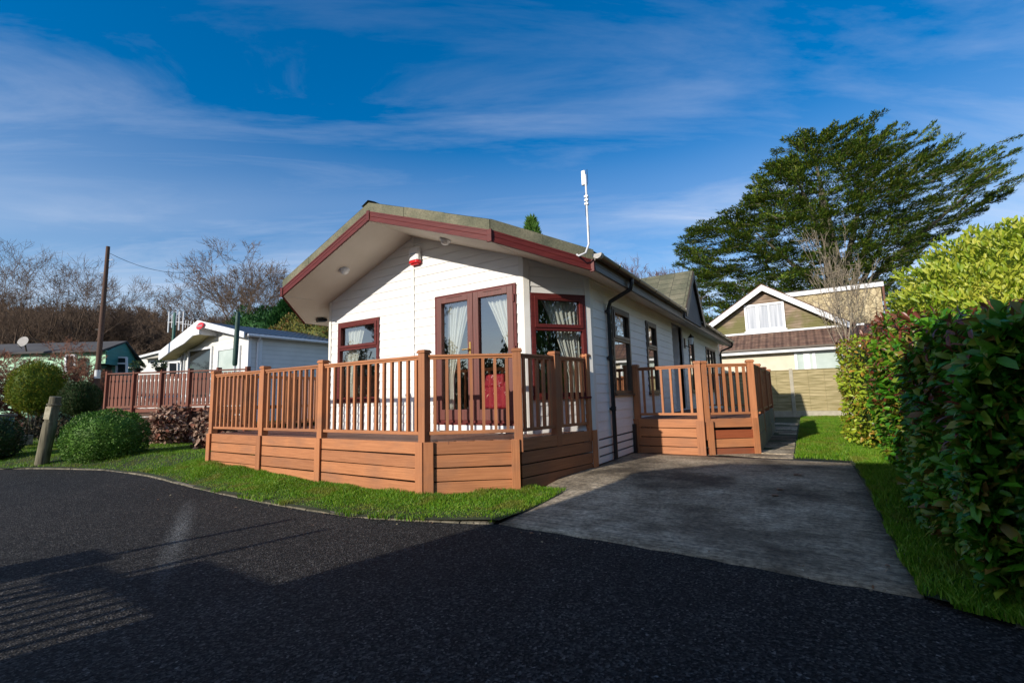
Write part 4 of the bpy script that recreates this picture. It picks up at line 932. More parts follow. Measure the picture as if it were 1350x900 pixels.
skirt(fd, PA, PB_, FL, .0, 4, ends=(.0, .0)); skirt(fd, PB_, PC, FL, .0, 4, ends=(.0, -.06))
skirt(fd, (-8.97, 8.55), P0_, FL, .0, 4, ends=(0, 0))
for x in (P0_[0]+.0, P1[0], P2[0], PA[0]-.02): cover(fd, x, 4.16, .02, FL+.004, 0)
cover(fd, PA[0]+.055*math.cos(angB), PA[1]+.055*math.sin(angB), .0, FL+.004, angB); cover(fd, PB_[0]-.05*math.cos(angB), PB_[1]-.05*math.sin(angB), .0, FL+.004, angB, .10)
cover(fd, PC[0]+.05*math.cos(angC), PC[1]+.05*math.sin(angC), .03, FL+.004, angC, .11)

sd = thing('side_deck', (-1.7, 9.5, .1), 'orange brown composite entrance deck with balustrade against the side wall', 'deck')
FS, RS = .693, 1.60
S0, S1, S2, S3 = (-2.56, 8.20), (-1.50, 8.20), (-.76, 8.70), (-.76, 13.3)
a12 = math.atan2(S2[1]-S1[1], S2[0]-S1[0])
m_ = MB(); yb = 8.18
while yb < 13.2:
    m_.box(XBR+.02, float(np.interp(yb, [8.18, 8.7, 8.71], [S1[0], S2[0], S2[0]])), yb, yb+.132, FS-.028, FS); yb += .138
m_.build('deck_floor', MT['deck_floor'], sd)
for (x, y), rz in ((S0, 0), ((S1[0]-.0, S1[1]), 0), (S2, a12*.5), ((S2[0], 10.2), 0), ((S2[0], 11.8), 0), (S3, 0)): post(sd, x, y, .35, RS+.06, rz, .10)
post(sd, S1[0]+.075, S1[1]+.045, .35, RS+.058, a12, .09)
rail_span(sd, S0, S1, RS, .775, 6); rail_span(sd, (S1[0]+.075, S1[1]+.045), S2, RS, .775, 6)
rail_span(sd, S2, (S2[0], 10.2), RS, .775, 10); rail_span(sd, (S2[0], 10.2), (S2[0], 11.8), RS, .775, 10); rail_span(sd, (S2[0], 11.8), S3, RS, .775, 10)
rail_span(sd, S3, (XBR+.05, S3[1]), RS, .775, 12)
skirt(sd, S0, S1, FS, .1, 4, ends=(0, 0)); skirt(sd, S1, S2, FS-.0, .1, 1, ends=(.06, 0))
skirt(sd, (S1[0]+.06, S1[1]+.04), S2, FS-.185, .1, 3, h=.135, gap=.012, mats=['redboard', 'deck_h', 'redboard'], ends=(0, 0))
skirt(sd, S2, (S2[0], 13.3), FS, .1, 2, h=.285, gap=.012, mat='timber_grey')
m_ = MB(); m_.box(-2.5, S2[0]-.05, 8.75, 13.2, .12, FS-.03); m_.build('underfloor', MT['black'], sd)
cover(sd, S0[0]-.03, S0[1], .08, FS, 0, .11); cover(sd, S1[0]-.01, S1[1], .09, FS-.03, 0, .13); cover(sd, S1[0]+.10, S1[1]+.05, .09, FS-.03, a12, .09); cover(sd, S2[0]-.02, S2[1]-.01, .09, FS, a12, .10)
for p0 in (S2[1]+.1, 10.2): 
    m_ = MB(); m_.box(S2[0]+.034, S2[0]+.06, p0+1.5, p0+1.56, .1, FS); m_.build('post_cover', MT['timber_grey'], sd)
# ================================================================== RIGHT SIDE: hedge etc.
def shell_box_leaves(name, label, cat, x0, x1, y0, y1, z0, z1, n, ll, seed):
    """clipped hedge: rounded box outline with lumps, near leaves bigger detail"""
    t = thing(name, ((x0+x1)/2, (y0+y1)/2, z0), label, cat); r = np.random.default_rng(seed)
    return t, r
hx0, hx1, hy0, hy1 = .70, 3.2, 3.35, 10.6
def htop(y): return 1.47 + .125*(np.minimum(y, 8.5) - 3.4)
def hface(y, z):    # x of the hedge's drive-side face
    return .69 + .040*(y-3.4) + .05*np.sin(y*2.1+z*1.3) + .04*np.sin(z*3.7+y*.9) + .03*np.sin(y*5.3) + .03*sstep(.75, .15, z) + .18*sstep(-.35, 0, z-htop(y))
hd = thing('laurel_hedge', (1.6, 6.5, .1), 'tall dense clipped laurel hedge with dark glossy leaves beside the concrete drive', 'hedge'); r = np.random.default_rng(21)
def add_leaves(P, nn, ll, mat, nm, kind='laurel', ratio=.42, parent=hd, spread=.8, droop=-.15):
    D = nn*.55 + rand_unit(len(P), r)*spread + np.array([0, 0, droop]); Nn = nn + rand_unit(len(P), r)*.55 + np.array([0, 0, .45])
    Ln = ll * r.uniform(.55, 1.25, len(P)); V, T = leaves(P, D, Nn, Ln, Ln*ratio, kind); return np_mesh(nm, V, T, mat, parent, kind == 'laurel')
n = 33000; y = 3.3 + (hy1-3.3) * r.uniform(0, 1, n)**1.25; z = .13 + (htop(y)-.13) * r.uniform(0, 1, n)**.9; x = hface(y, z) + r.uniform(0, 1, n)**2*.30
P = np.stack([x, y, z], 1); nn = np.tile([-1., 0, .15], (n, 1))
nt_ = 12000; yt = r.uniform(3.3, hy1, nt_); xt = .95 + r.uniform(0, 1, nt_)**1.3*2.2; zt_ = htop(yt) - .05 + .05*np.sin(xt*4+yt*3) + r.uniform(-.14, .03, nt_)
P = np.concatenate([P, np.stack([xt, yt, zt_], 1)]); nn = np.concatenate([nn, np.tile([-.2, 0, 1.], (nt_, 1))])
nf = 12000; xf = .85 + r.uniform(0, 1, nf)*2.2; zf = .2 + (htop(3.4)-.2)*r.uniform(0, 1, nf); yf = 3.32 - .04*np.sin(xf*5) + r.uniform(0, .25, nf) - .25*(xf-.85)*.8
P = np.concatenate([P, np.stack([xf, yf, zf], 1)]); nn = np.concatenate([nn, np.tile([0, -1., .15], (nf, 1))])
far = P[:, 1] > 8.9
keep = ~far
add_leaves(P[keep], nn[keep], .098, MT['hedge'], 'foliage', ratio=.47, spread=.95, droop=-.05)
# new shoots standing proud
ns = 700; ys = r.uniform(3.3, 9.5, ns); zs = .5 + (htop(ys)+.06-.5)*r.uniform(.1, 1, ns)**.6; xs_ = hface(ys, np.minimum(zs, htop(ys)-.2)) - .03
add_leaves(np.stack([xs_, ys, zs], 1), np.tile([-.6, 0, .6], (ns, 1)), .085, MT['hedge_tip'], 'foliage', ratio=.34)
y_ = r.uniform(3.3, 9.5, 400); x_ = .95+r.uniform(0, 1, 400)*1.6
add_leaves(np.stack([x_, y_, htop(y_)+r.uniform(-.02, .07, 400)], 1), np.tile([0, 0, 1.], (400, 1)), .09, MT['hedge_tip'], 'foliage', ratio=.34)
# inner branches and mass
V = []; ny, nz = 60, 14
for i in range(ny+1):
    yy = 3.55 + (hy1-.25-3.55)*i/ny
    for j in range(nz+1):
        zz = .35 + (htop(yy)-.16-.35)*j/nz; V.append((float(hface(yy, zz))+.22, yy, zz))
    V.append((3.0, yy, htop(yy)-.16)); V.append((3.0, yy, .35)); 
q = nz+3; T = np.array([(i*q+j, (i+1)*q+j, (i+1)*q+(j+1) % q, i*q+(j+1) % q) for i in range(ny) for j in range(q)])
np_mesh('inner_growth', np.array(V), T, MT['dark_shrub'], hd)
m_ = MB(); m_.prism([(1.1, 3.56), (3.0, 3.0), (3.0, 3.56)], .3, 1.5)
for k in range(16): yy = 3.6+k*.45; xx = 1.25+.1*math.sin(k*2.); m_.tube([(xx, yy, .02), (xx-.05, yy+.05, .5), (xx-.2, yy, 1.1)], [.03, .02, .012], 6)
m_.build('stem', MT['bark'], hd)
# sunlit yellow-green end of the row
eh = thing('yellow_green_hedge', (1.2, 10.6, .1), 'yellow green hedge end with orange red tips catching sun past the laurel', 'hedge')
n = 12000; P, nn = shell_points((1.80, 10.6, 1.08), (1.20, 1.65, 1.02), n, r, .06, 3, .22, 4.5, .15)
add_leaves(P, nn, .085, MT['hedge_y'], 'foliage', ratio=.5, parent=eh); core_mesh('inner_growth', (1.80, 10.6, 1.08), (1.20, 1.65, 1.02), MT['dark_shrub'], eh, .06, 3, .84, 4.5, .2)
k = (P[:, 2] > 1.7) & (r.uniform(0, 1, len(P)) < .35); add_leaves(P[k]+[0, 0, .05], nn[k], .08, MT['hedge_tip'], 'foliage', ratio=.45, parent=eh)
# golden laurel behind
c = np.array([4.72, 14.4, 2.2]); 
gl_ = bush('golden_laurel', 'large bright yellow green laurel shrub rising behind the dark hedge', 'shrub', c, (2.75, 2.2, 2.30), 46000, .145, MT['varieg'], 'laurel', lump=.085, lf=6.5, squash=2.5, zmin=.1, seed=31, ratio=.36, up=.7, depth=.24, spread=.75)
# fence at the back
FY = 20.2
ff = thing('panel_fence', (-1.5, FY, .1), 'weathered lapped timber panel fence with concrete posts at the end of the lawn', 'fence')
px0 = -6.35
for k in range(7):
    x0 = px0 + k*1.98; m_ = MB()
    for j in range(14): z = .34 + j*.107; m_.add([(x0+.06, FY-.035, z), (x0+1.92, FY-.035, z), (x0+1.92, FY-.018, z+.112), (x0+.06, FY-.018, z+.112), (x0+.06, FY, z), (x0+1.92, FY, z), (x0+1.92, FY, z+.112), (x0+.06, FY, z+.112)], [(0,1,2,3),(4,7,6,5),(0,3,7,4),(1,5,6,2),(3,2,6,7),(0,4,5,1)])
    for xx in (.5, 1.0, 1.46): m_.box(x0+xx, x0+xx+.03, FY-.048, FY-.03, .36, 1.82)
    m_.box(x0+.06, x0+1.92, FY-.05, FY+.01, 1.835, 1.86); m_.build('panel', MT['fence_panel'], ff)
    m_ = MB(); m_.box(x0+.06, x0+1.92, FY-.03, FY+.02, .02, .335); m_.build('gravel_board', MT['fence_post'], ff)
    m_ = MB(); m_.box(x0-.06, x0+.055, FY-.07, FY+.05, .0, 1.90); m_.build('post', MT['fence_post'], ff, bevel=.01)
# ---- bungalow behind
bg = thing('bungalow', (0, 26, .1), 'cream bungalow with white barge boards, mossy timber gable and tiled lean-to behind fence', 'house')
BY = 24.0; gx, gz = -1.30, 5.86
m_ = MB(); m_.box(-9.5, 3.4, 22.95, 23.1, .1, 2.95); m_.build('wall', MT['cream_wall'], bg)
m_ = MB(); m_.extr([(-5.2, BY, 2.9), (2.9, BY, 2.9), (1.75, BY, 3.72), (gx, BY, gz-.15), (-3.9, BY, 4.0), (-5.2, BY, 3.2)], (0, .12, 0)); gab = m_.build('gable_wall', MT['larch_moss'], bg)
m_ = MB()
for j in range(18):
    z = 3.72+j*.12; hw = min(2.6, max(0, (gz-.2-z)/.70)); hw2 = max(0, (gz-.2-z-.11)/.70)
    if hw <= 0.03: break
    m_.extr([(gx-hw, BY-.012, z), (gx+hw, BY-.012, z), (gx+hw2, BY-.004, z+.11), (gx-hw2, BY-.004, z+.11)], (0, .01, 0))
m_.build('boarding', MT['gable_boards'], gab)
sl = .665
m_ = MB(); 
m_.slab([(gx, BY-.35, gz+.12), (gx, BY+5, gz+.12), (gx-4.2, BY+5, gz+.12-4.2*sl), (gx-4.2, BY-.35, gz+.12-4.2*sl)], .10); m_.slab([(gx, BY-.35, gz+.12), (gx+3.3, BY-.35, gz+.12-3.3*sl), (gx+3.3, BY+5, gz+.12-3.3*sl), (gx, BY+5, gz+.12)], .10); m_.build('roof', MT['pantile'], bg)
for s, Lh in ((-1, 4.2), (1, 3.1)):
    m_ = MB(); m_.extr([(gx, BY-.37, gz+.06), (gx, BY-.37, gz-.20), (gx+s*Lh, BY-.37, gz-.20-Lh*sl), (gx+s*Lh, BY-.37, gz+.06-Lh*sl)], (0, .03, 0)); m_.build('bargeboard', MT['upvc'], bg)
m_ = MB(); m_.slab([(-9.6, 22.65, 2.93), (3.5, 22.65, 2.93), (3.5, BY+.0, 3.74), (-9.6, BY+.0, 3.74)], .07); m_.build('lean_to_roof', MT['pantile'], bg)
m_ = MB(); m_.box(-5.0, 2.3, BY-.10, BY-.02, 3.72, 3.80); m_.build('flashing', MT['upvc'], bg)
m_ = MB(); m_.box(-9.6, 3.5, 22.60, 22.64, 2.70, 2.90); m_.build('fascia', MT['upvc'], bg)
m_ = MB(); m_.box(-9.6, 3.5, 22.50, 22.59, 2.84, 2.92); m_.build('gutter', MT['bronze'], bg)
def plain_window(parent, x0, x1, z0, z1, y, mulls, pane='frost', fr='upvc', name='window', w=.07):
    m_ = MB(); m_.box(x0, x0+w, y-.05, y, z0, z1); m_.box(x1-w, x1, y-.05, y, z0, z1); m_.box(x0+w, x1-w, y-.05, y, z0, z0+w); m_.box(x0+w, x1-w, y-.05, y, z1-w, z1)
    for m0, mw in mulls: m_.box(m0-mw/2, m0+mw/2, y-.046, y, z0+w, z1-w)
    m_.box(x0-.05, x1+.05, y-.09, y, z0-.05, z0)
    f = m_.build(name, MT[fr], parent); m_ = MB(); m_.box(x0+w, x1-w, y-.012, y-.004, z0+w, z1-w); m_.build('pane', MT[pane], f); return f
f = plain_window(bg, -2.12, -.50, 3.86, 5.10, BY-.03, [(-1.58, .10), (-1.12, .05)], 'net', w=.09)
plain_window(bg, -.28, 2.6, 1.55, 2.72, 22.93, [(.16, .22), (.42, .10), (1.7, .14)], 'frost', w=.10)
# stone clad flank dormer with a flat roof behind
fl = MB(); fl.box(-.9, 3.24, 26.0, 30.0, 3.4, 5.60); fl.build('dormer_wall', MT['stone'], bg)
m_ = MB(); m_.box(-.95, 3.34, 25.88, 30.1, 5.60, 5.80); m_.build('dormer_fascia', MT['upvc'], bg)
m_ = MB(); m_.box(-1.0, 3.36, 25.86, 30.1, 5.80, 5.84); m_.build('dormer_roof', MT['dark_roof'], bg)
m_ = MB(); m_.tube([(3.32, 25.95, 5.62), (3.32, 25.95, 3.2)], .045, 8); m_.build('downpipe', MT['twig_red'], bg)
m_ = MB(); m_.slab([(-9, 24.1, 3.7), (5, 24.1, 3.7), (5, 26.0, 4.0), (-9, 26.0, 4.0)], .06); m_.build('rear_roof', MT['pantile'], bg)
m_ = MB(); m_.box(-9.4, 4.8, 24.2, 30, .1, 3.65); m_.build('wall', MT['cream_wall'], bg)
# bare tree in front of the bungalow
bare_tree('bare_tree', 'pale many stemmed leafless tree rising in front of the stone clad dormer', (1.55, 21.6, .1), 7.7, 5, MT['bark_pale'], depth=6, ang=.26, ratio=.84, up=.16, l0=.23, twr=.007, r0=.07, nstem=3, lean=.18, wob=.07, twigs=1, third=.08, sx=.95)

# ================================================================== LEFT SIDE
def gl_(px, py, z): return G(px, py, z)
def lawn_at(px, py):
    z = .05
    for _ in range(4): q = G(px, py, z); z = float(h_lawn(q[0], q[1]))
    return q
# clipped round bush
q = lawn_at(128, 611); c = (q[0]-.86, q[1]+.36, .50)
bush('clipped_bush', 'low rounded clipped evergreen bush on the grass beside the leaning post', 'bush', c, (.72, .68, .55), 14000, .045, MT['box'], 'small', lump=.06, lf=4, squash=2.3, zmin=.03, seed=41, ratio=.55, depth=.12, spread=.7)
# leaning post
q = lawn_at(56, 606); bp = thing('leaning_post', q, 'weathered timber bollard leaning right in the grass by the road', 'post')
s = FWD*0 + RGT; top = q + np.array([0, 0, 1.26]) + RGT*.155
m_ = MB(); d = (top-q)/np.linalg.norm(top-q); m_.tube([q-d*.1, q+d*.74], .108, 20); m_.tube([q+d*.74, q+d*1.08], .095, 20); m_.tube([q+d*1.08, q+d*1.10, q+d*1.105, q+d*1.25], [.115, .115, .092, .09], 20)
m_.build('shaft', noisy('mossy_grey_post', (.05, .045, .025), (.21, .185, .12), 1, .85, (30, 30, 2.5), .6, 1), bp, True, bevel=0)
m_ = MB(); f = -FWD; m_.bar(q+d*.80+f*.09, q+d*1.05+f*.09, .12, .03, tuple(f)); m_.build('reflector_plate', noisy('worn_plate', (.25, .22, .14), (.45, .41, .30), 12, .8), bp, bevel=.004)
# dried hydrangeas
for k, (px, py, w_, h_, lab) in enumerate(((205, 586, .95, .95, 'dried brown flower head shrub standing next to the dark deck skirting'), (262, 592, .80, .92, 'dried brown flower head shrub right against the orange deck corner'), (236, 583, .55, .78, 'narrow dried brown shrub between its two larger neighbours'))):
    q = lawn_at(px, py); bush('dried_hydrangea', lab, 'shrub', (q[0], q[1]+.3, .50*h_+.1), (.55*w_, .5*w_, .55*h_), 1500, .105, MT['hydr'], 'laurel', lump=.16, lf=4, zmin=.08, seed=50+k, ratio=.62, depth=.5, core=False, spread=1.1, group='dried hydrangeas below the red deck')
    t = [o for o in bpy.data.objects if o.name.startswith('dried_hydrangea')][-1]
# neighbouring red deck
RA, RB_, RC_ = G(143, 492, 2.05)[:2], G(285, 487, 2.05)[:2], None
rd = thing('red_deck', (*RA, .1), 'dark red timber deck balustrade raised behind the dried shrubs', 'deck'); dv = (RB_-RA); Lr = np.linalg.norm(dv); dv /= Lr
RB_ = RB_ + dv*.9; Lr = np.linalg.norm(RB_-RA); nsp = 5
for k in range(nsp+1):
    q = RA + dv*Lr*k/nsp; m_ = MB(); m_.prism([(q[0]-.05, q[1]-.05), (q[0]+.05, q[1]-.05), (q[0]+.05, q[1]+.05), (q[0]-.05, q[1]+.05)], .1, 2.10); m_.build('post', MT['old_deck'], rd, bevel=.005)
def fancy(parent, a, b_, n, mat):
    nv = np.array([dv[1], -dv[0]])
    for j in range(n):
        c_ = a + (b_-a)*(j+.5)/n; m_ = MB(); pr = [(1.15, .042), (1.34, .042), (1.38, .028), (1.42, .042), (1.78, .042), (1.82, .028), (1.86, .042), (1.98, .042)]
        for (z0, w0), (z1, w1) in zip(pr[:-1], pr[1:]):
            m_.add([(*(c_-dv*w0-nv*.012), z0), (*(c_+dv*w0-nv*.012), z0), (*(c_+dv*w0+nv*.012), z0), (*(c_-dv*w0+nv*.012), z0), (*(c_-dv*w1-nv*.012), z1), (*(c_+dv*w1-nv*.012), z1), (*(c_+dv*w1+nv*.012), z1), (*(c_-dv*w1+nv*.012), z1)], [(0,1,5,4),(1,2,6,5),(2,3,7,6),(3,0,4,7)])
        m_.build('baluster', MT[mat], parent)
for k in range(nsp): fancy(rd, RA+dv*Lr*k/nsp, RA+dv*Lr*(k+1)/nsp, 7, 'old_deck')
m_ = MB(); m_.bar((*RA, 2.03), (*RB_, 2.03), .11, .035); m_.build('handrail', MT['old_deck'], rd); m_ = MB(); m_.bar((*RA, 1.13), (*RB_, 1.13), .06, .06); m_.build('bottom_rail', MT['old_deck'], rd)
m_ = MB(); nv2 = np.array([-dv[1], dv[0]]); m_.prism([tuple(RA), tuple(RB_), tuple(RB_+nv2*3.0), tuple(RA+nv2*2.6)], .98, 1.07); m_.build('deck_floor', MT['old_deck'], rd)
for j in range(5): m_ = MB(); m_.bar((*(RA+nv2*.06), .30+j*.16), (*(RB_+nv2*.06), .30+j*.16), .02, .14); m_.build('skirt_board', MT['pole'], rd)
# planters on the red deck rail
for px, lab in ((178, 'small dark plant pot on the red deck rail near the green lodge'), (205, 'small dark plant pot on the red deck rail in front of the white lodge windows')):
    f_ = (px-143)/142*.86; q = RA + dv*Lr*f_; t = thing('plant_pot', (q[0], q[1], 2.05), lab, 'plant pot')
    MB().lathe((q[0], q[1], 2.05), [(0, .07), (.10, .10), (.12, .11), (.121, .09)], 14).build('pot', MT['black'], t, True)
    r_ = np.random.default_rng(px); P_, nn_ = shell_points((q[0], q[1], 2.22), (.15, .15, .12), 260, r_, .1, 3, .5); V, T = leaves(P_, nn_+rand_unit(len(P_), r_)*.7, nn_, np.full(len(P_), .06), np.full(len(P_), .03), 'small'); np_mesh('foliage', V, T, MT['dark_shrub'], t)
# closed green parasol
q = G(301, 487, 2.05)[:2]; q = RA + dv*Lr*.93
bq = FR(309.5, 482, 13.3); tq = FR(314, 411, 13.3)
t = thing('closed_parasol', (bq[0], bq[1], 1.07), 'closed dark green parasol in its cover leaning slightly on the red deck', 'parasol')
dd = tq-bq; m_ = MB(); m_.tube([bq+dd*s_ for s_ in (.0, .03, .3, .6, .85, .97, 1.0)], [.045, .065, .07, .065, .06, .055, .03], 12); m_.build('cover', noisy('green_canvas', (.008, .04, .03), (.02, .075, .055), 7, .6), t, True)
m_ = MB(); m_.tube([bq-dd*.6, bq+dd*.05], .03, 8); m_.build('pole', MT['metal'], t)
# ---- white caravan lodge (front gable toward the sun, side wall receding)
WL = thing('white_lodge', (-18.5, 11, .1), 'cream lodge with curved gable canopy and blue grey roof behind the red deck', 'lodge')
wy = 8.6; wxl, wxr, wax = -21.6, -16.35, -18.75
zt_ = PY(265, 424, wy-.5)[2]; zr = PY(333, 437, wy)[2] - .02; zl = PY(222, 460, wy-.5)[2]
m_ = MB(); m_.extr([(wxl+.1, wy, .6), (wxr, wy, .6), (wxr, wy, zr-.03), (wax, wy, zt_-.10), (wxl+.1, wy, zl-.05)], (0, .1, 0)); m_.build('front_wall', MT['far_white'], WL)
m_ = MB(); m_.box(wxr-.1, wxr, wy+.101, wy+12, .5, zr-.12); m_.build('side_wall', MT['far_white'], WL)
m_ = MB(); m_.box(wxr-.06, wxr+.03, wy-.02, wy+.09, .5, zr-.12); m_.box(wxr-.02, wxr+.04, wy+.35, wy+.47, .5, zr-.12); m_.build('corner_trim', MT['upvc'], WL)
m_ = MB(); m_.box(wxl, wxl+.1, wy+.11, wy+12, .5, zl-.08); m_.build('side_wall', MT['far_white'], WL)
sr = (zt_-zr)/(wxr-wax); slx = (zt_-zl)/(wax-wxl)
m_ = MB(); m_.slab([(wax, wy-.6, zt_), (wxr+.25, wy-.3, zr-.25*sr+.02), (wxr+.25, wy+12.2, zr-.25*sr+.02), (wax, wy+12.2, zt_)], .07); m_.slab([(wax, wy-.6, zt_), (wax, wy+12.2, zt_), (wxl-.3, wy+12.2, zl-.3*slx), (wxl-.3, wy-.6, zl-.3*slx)], .07); m_.build('roof', MT['far_tile'], WL)
m_ = MB(); m_.tube([(wxr+.3, wy-.2, zr-.12), (wxr+.3, wy+12.2, zr-.12)], .05, 8); m_.tube([(wxr+.3, wy+.25, zr-.14), (wxr+.06, wy+.3, zr-.32), (wxr+.06, wy+.3, .6)], .035, 8); m_.build('gutter', MT['upvc'], WL)
# deep curved canopy fascia on the left half
m_ = MB(); pr = [(wax+.15, zt_-.02)]; 
low = [(wax+.15, zt_-.50), (wax-.35, zt_-.50), (wax-1.0, zt_-.74), (wax-1.9, zl-.24+(.95)*slx*.55), (wxl-.3, zl-.3*slx-.34)]
m_.extr([(wax+.15, wy-.62, zt_-.02), *[(x, wy-.62, z) for x, z in low], (wxl-.3, wy-.62, zl-.3*slx+.02), (wax, wy-.62, zt_+.04)], (0, .05, 0)); can = m_.build('canopy_fascia', MT['upvc'], WL)
m_ = MB(); m_.extr([(wax+.10, wy-.62, zt_+.02), (wxr+.27, wy-.32, zr-.25*sr+.04), (wxr+.27, wy-.32, zr-.25*sr-.16), (wax+.10, wy-.62, zt_-.20)], (0, .04, 0)); m_.build('bargeboard', MT['upvc'], WL)
m_ = MB(); m_.add([(x, wy-.57, z+.002) for x, z in low] + [(x, wy-.01, z+.05) for x, z in low], [(i, i+1, 6+i, 5+i) for i in range(4)]); m_.build('canopy_soffit', noisy('yellowed_soffit', (.42, .36, .16), (.55, .48, .26), 4, .7), WL)
m_ = MB(); m_.box(wax+.08, wax+.148, wy-.56, wy+.02, zt_-.50, zt_-.04); m_.build('canopy_return', MT['upvc'], WL)
# red oval badge with white script
def text_obj(s, size, loc, rot, mat, parent, name='lettering', ext=.003):
    cu = bpy.data.curves.new(name, 'FONT'); cu.body = s; cu.size = size; cu.extrude = ext; cu.align_x = 'CENTER'; cu.align_y = 'CENTER'; cu.shear = .3
    o = bpy.data.objects.new(name, cu); col.objects.link(o); cu.materials.append(mat); o.rotation_euler = rot; o.location = loc
    if parent: 
        o.parent = parent; o.matrix_parent_inverse = Matrix.Translation(-world_loc(parent))
    return o
bc = PY(263.5, 429.5, wy-.64); m_ = MB(); m_.extr([(bc[0]+.27*math.cos(a), wy-.645, bc[2]+.12*math.sin(a)+.03*math.cos(a)) for a in np.linspace(0, 2*math.pi, 28, endpoint=False)], (0, .02, 0))
bo = m_.build('badge', MT['red_plastic'], WL); m_ = MB(); 
for k in range(5): x = bc[0]-.15+k*.075; m_.tube([(x-.03, wy-.652, bc[2]-.03), (x, wy-.652, bc[2]+.035), (x+.02, wy-.652, bc[2]-.02), (x+.04, wy-.652, bc[2]-.01)], .009, 5)
m_.build('script_mark', MT['upvc'], bo)
def pyw(px0, px1, py0, py1, y, nm='window', mulls=(), pane='glass_far', parent=None, w=.07):
    a = PY(px0, py1, y); b_ = PY(px1, py0, y); return plain_window(parent, a[0], b_[0], min(a[2], 1.3), b_[2], y, mulls, pane, w=w)
pyw(247, 281, 456, 498, wy-.01, parent=WL, w=.09); pyw(286, 318, 455, 498, wy-.01, parent=WL, w=.09, pane='frost'); pyw(239, 245, 460, 498, wy-.01, parent=WL, w=.04)
# TV aerials on a green pole
bq = FR(228, 458, 24); tq = FR(231, 412, 24); t = thing('tv_aerial', (bq[0], bq[1], bq[2]), 'green pole carrying white vertical aerial elements above the white lodge', 'aerial')
MB().tube([tuple(bq), tuple(tq)], .075, 10).build('pole', noisy('green_pole_paint', (.01, .08, .06), (.02, .12, .09), 5, .5), t, True)
m_ = MB(); c0 = FR(231, 425, 24)
for k, (o_, h0, h1) in enumerate(((-.35, -.53, .58), (-.17, -.28, .42), (.03, -.14, .58), (.2, -.42, .58), (.42, -.5, .58))): a = c0 + RGT*o_; m_.tube([a+[0, 0, h0], a+[0, 0, h1]], .033 if k != 1 else .025, 6)
m_.build('panel', MT['upvc'], t)
m_ = MB(); m_.tube([c0-RGT*.4+[0, 0, .02], c0+RGT*.46+[0, 0, .02]], .02, 5); b0 = c0+RGT*.2+[0, 0, -.05]; m_.tube([b0, b0+RGT*1.05-[0, 0, .16]], .018, 5)
for k in range(6): a = b0+RGT*(.35+.14*k)-[0, 0, .05+.022*k]; m_.tube([a+[0, 0, -.2], a+[.02, 0, .2]], .02, 4)
m_.build('elements', MT['metal'], t)
# ---- cream lodge between
ab = FR(210, 500, 26); cr = thing('cream_lodge', (ab[0], ab[1], .1), 'small cream lodge with grey gable partly hidden between green and white lodges', 'lodge')
def fq(px, py, d, back=0.): return FR(px, py, d) + FWD*back
P4 = [fq(168, 520, 26), fq(240, 520, 26), fq(240, 457, 26), fq(206, 467, 26), fq(168, 475, 26)]
P4[0][2] = P4[1][2] = .3
m_ = MB(); m_.extr([tuple(p) for p in P4], tuple(FWD*.1)); m_.build('front_wall', MT['far_white'], cr)
m_ = MB(); a, b_ = fq(181, 471, 25.6), fq(242, 455, 25.6); m_.extr([tuple(a), tuple(b_), tuple(b_+[0, 0, -.55]), tuple(fq(181, 474, 25.6))], tuple(FWD*.12)); m_.build('gable_panel', noisy('grey_cream_board', (.45, .42, .35), (.55, .51, .44), 2, .7), cr)
m_ = MB(); m_.slab([tuple(fq(181, 470, 25.5)), tuple(fq(243, 454, 25.5)), tuple(fq(243, 449, 25.5, 3)), tuple(fq(172, 460, 25.5, 3))], .08); m_.build('roof', MT['dark_roof'], cr)
m_ = MB(); m_.bar(fq(181, 471, 25.5), fq(243, 455, 25.5), .06, .12); m_.build('bargeboard', MT['upvc'], cr)
for (x0, x1, y0, y1) in ((212, 221, 478, 497), (223, 234, 478, 497), (198, 204, 476, 480)):
    a, b_, c_, d_ = (fq(x0, y1, 25.95), fq(x1, y1, 25.95), fq(x1, y0, 25.95), fq(x0, y0, 25.95)); m_ = MB(); m_.extr([tuple(v) for v in (a, b_, c_, d_)], tuple(FWD*.03)); w_ = m_.build('window', MT['glass_far'], cr)
    m_ = MB()
    for p_, q_ in ((a, b_), (b_, c_), (c_, d_), (d_, a)): m_.bar(p_, q_, .06, .06)
    m_.build('window_frame', MT['upvc'], w_)
# ---- green lodge
d0 = 20.; gr = thing('green_lodge', (*FR(60, 520, d0)[:2], .1), 'pale green lap boarded lodge with grey roof and dark teal end porch', 'lodge')
A_, B_ = FR(-40, 458, d0), FR(126, 463, d0); A_[2] = B_[2] = 3.62; dr = (B_-A_)/np.linalg.norm(B_-A_); nb = np.array([-dr[1], dr[0], 0])
m_ = MB(); m_.extr([(A_[0], A_[1], .3), (B_[0], B_[1], .3), (B_[0], B_[1], 3.62), (A_[0], A_[1], 3.62)], tuple(nb*.1)); m_.build('front_wall', MT['green_lap'], gr)
E_ = FR(176, 463, 22.6); E_[2] = 3.35
m_ = MB(); m_.extr([(B_[0], B_[1], .3), (E_[0], E_[1], .3), (E_[0], E_[1], 3.0), (B_[0], B_[1], 3.0)], tuple(nb*.1)); m_.build('end_wall', MT['teal_lap'], gr)
F_ = FR(140, 463, d0-.1); F_[2] = 3.62; Gg = FR(184, 463, 22.9)
ridge = (F_+Gg)/2; 
m_ = MB(); m_.extr([(F_[0], F_[1], 3.0), (Gg[0], Gg[1], 3.0), (Gg[0], Gg[1], 3.25), (ridge[0], ridge[1], 4.12), (F_[0], F_[1], 3.55)], tuple(nb*.08)); m_.build('gable_panel', MT['teal_lap'], gr)
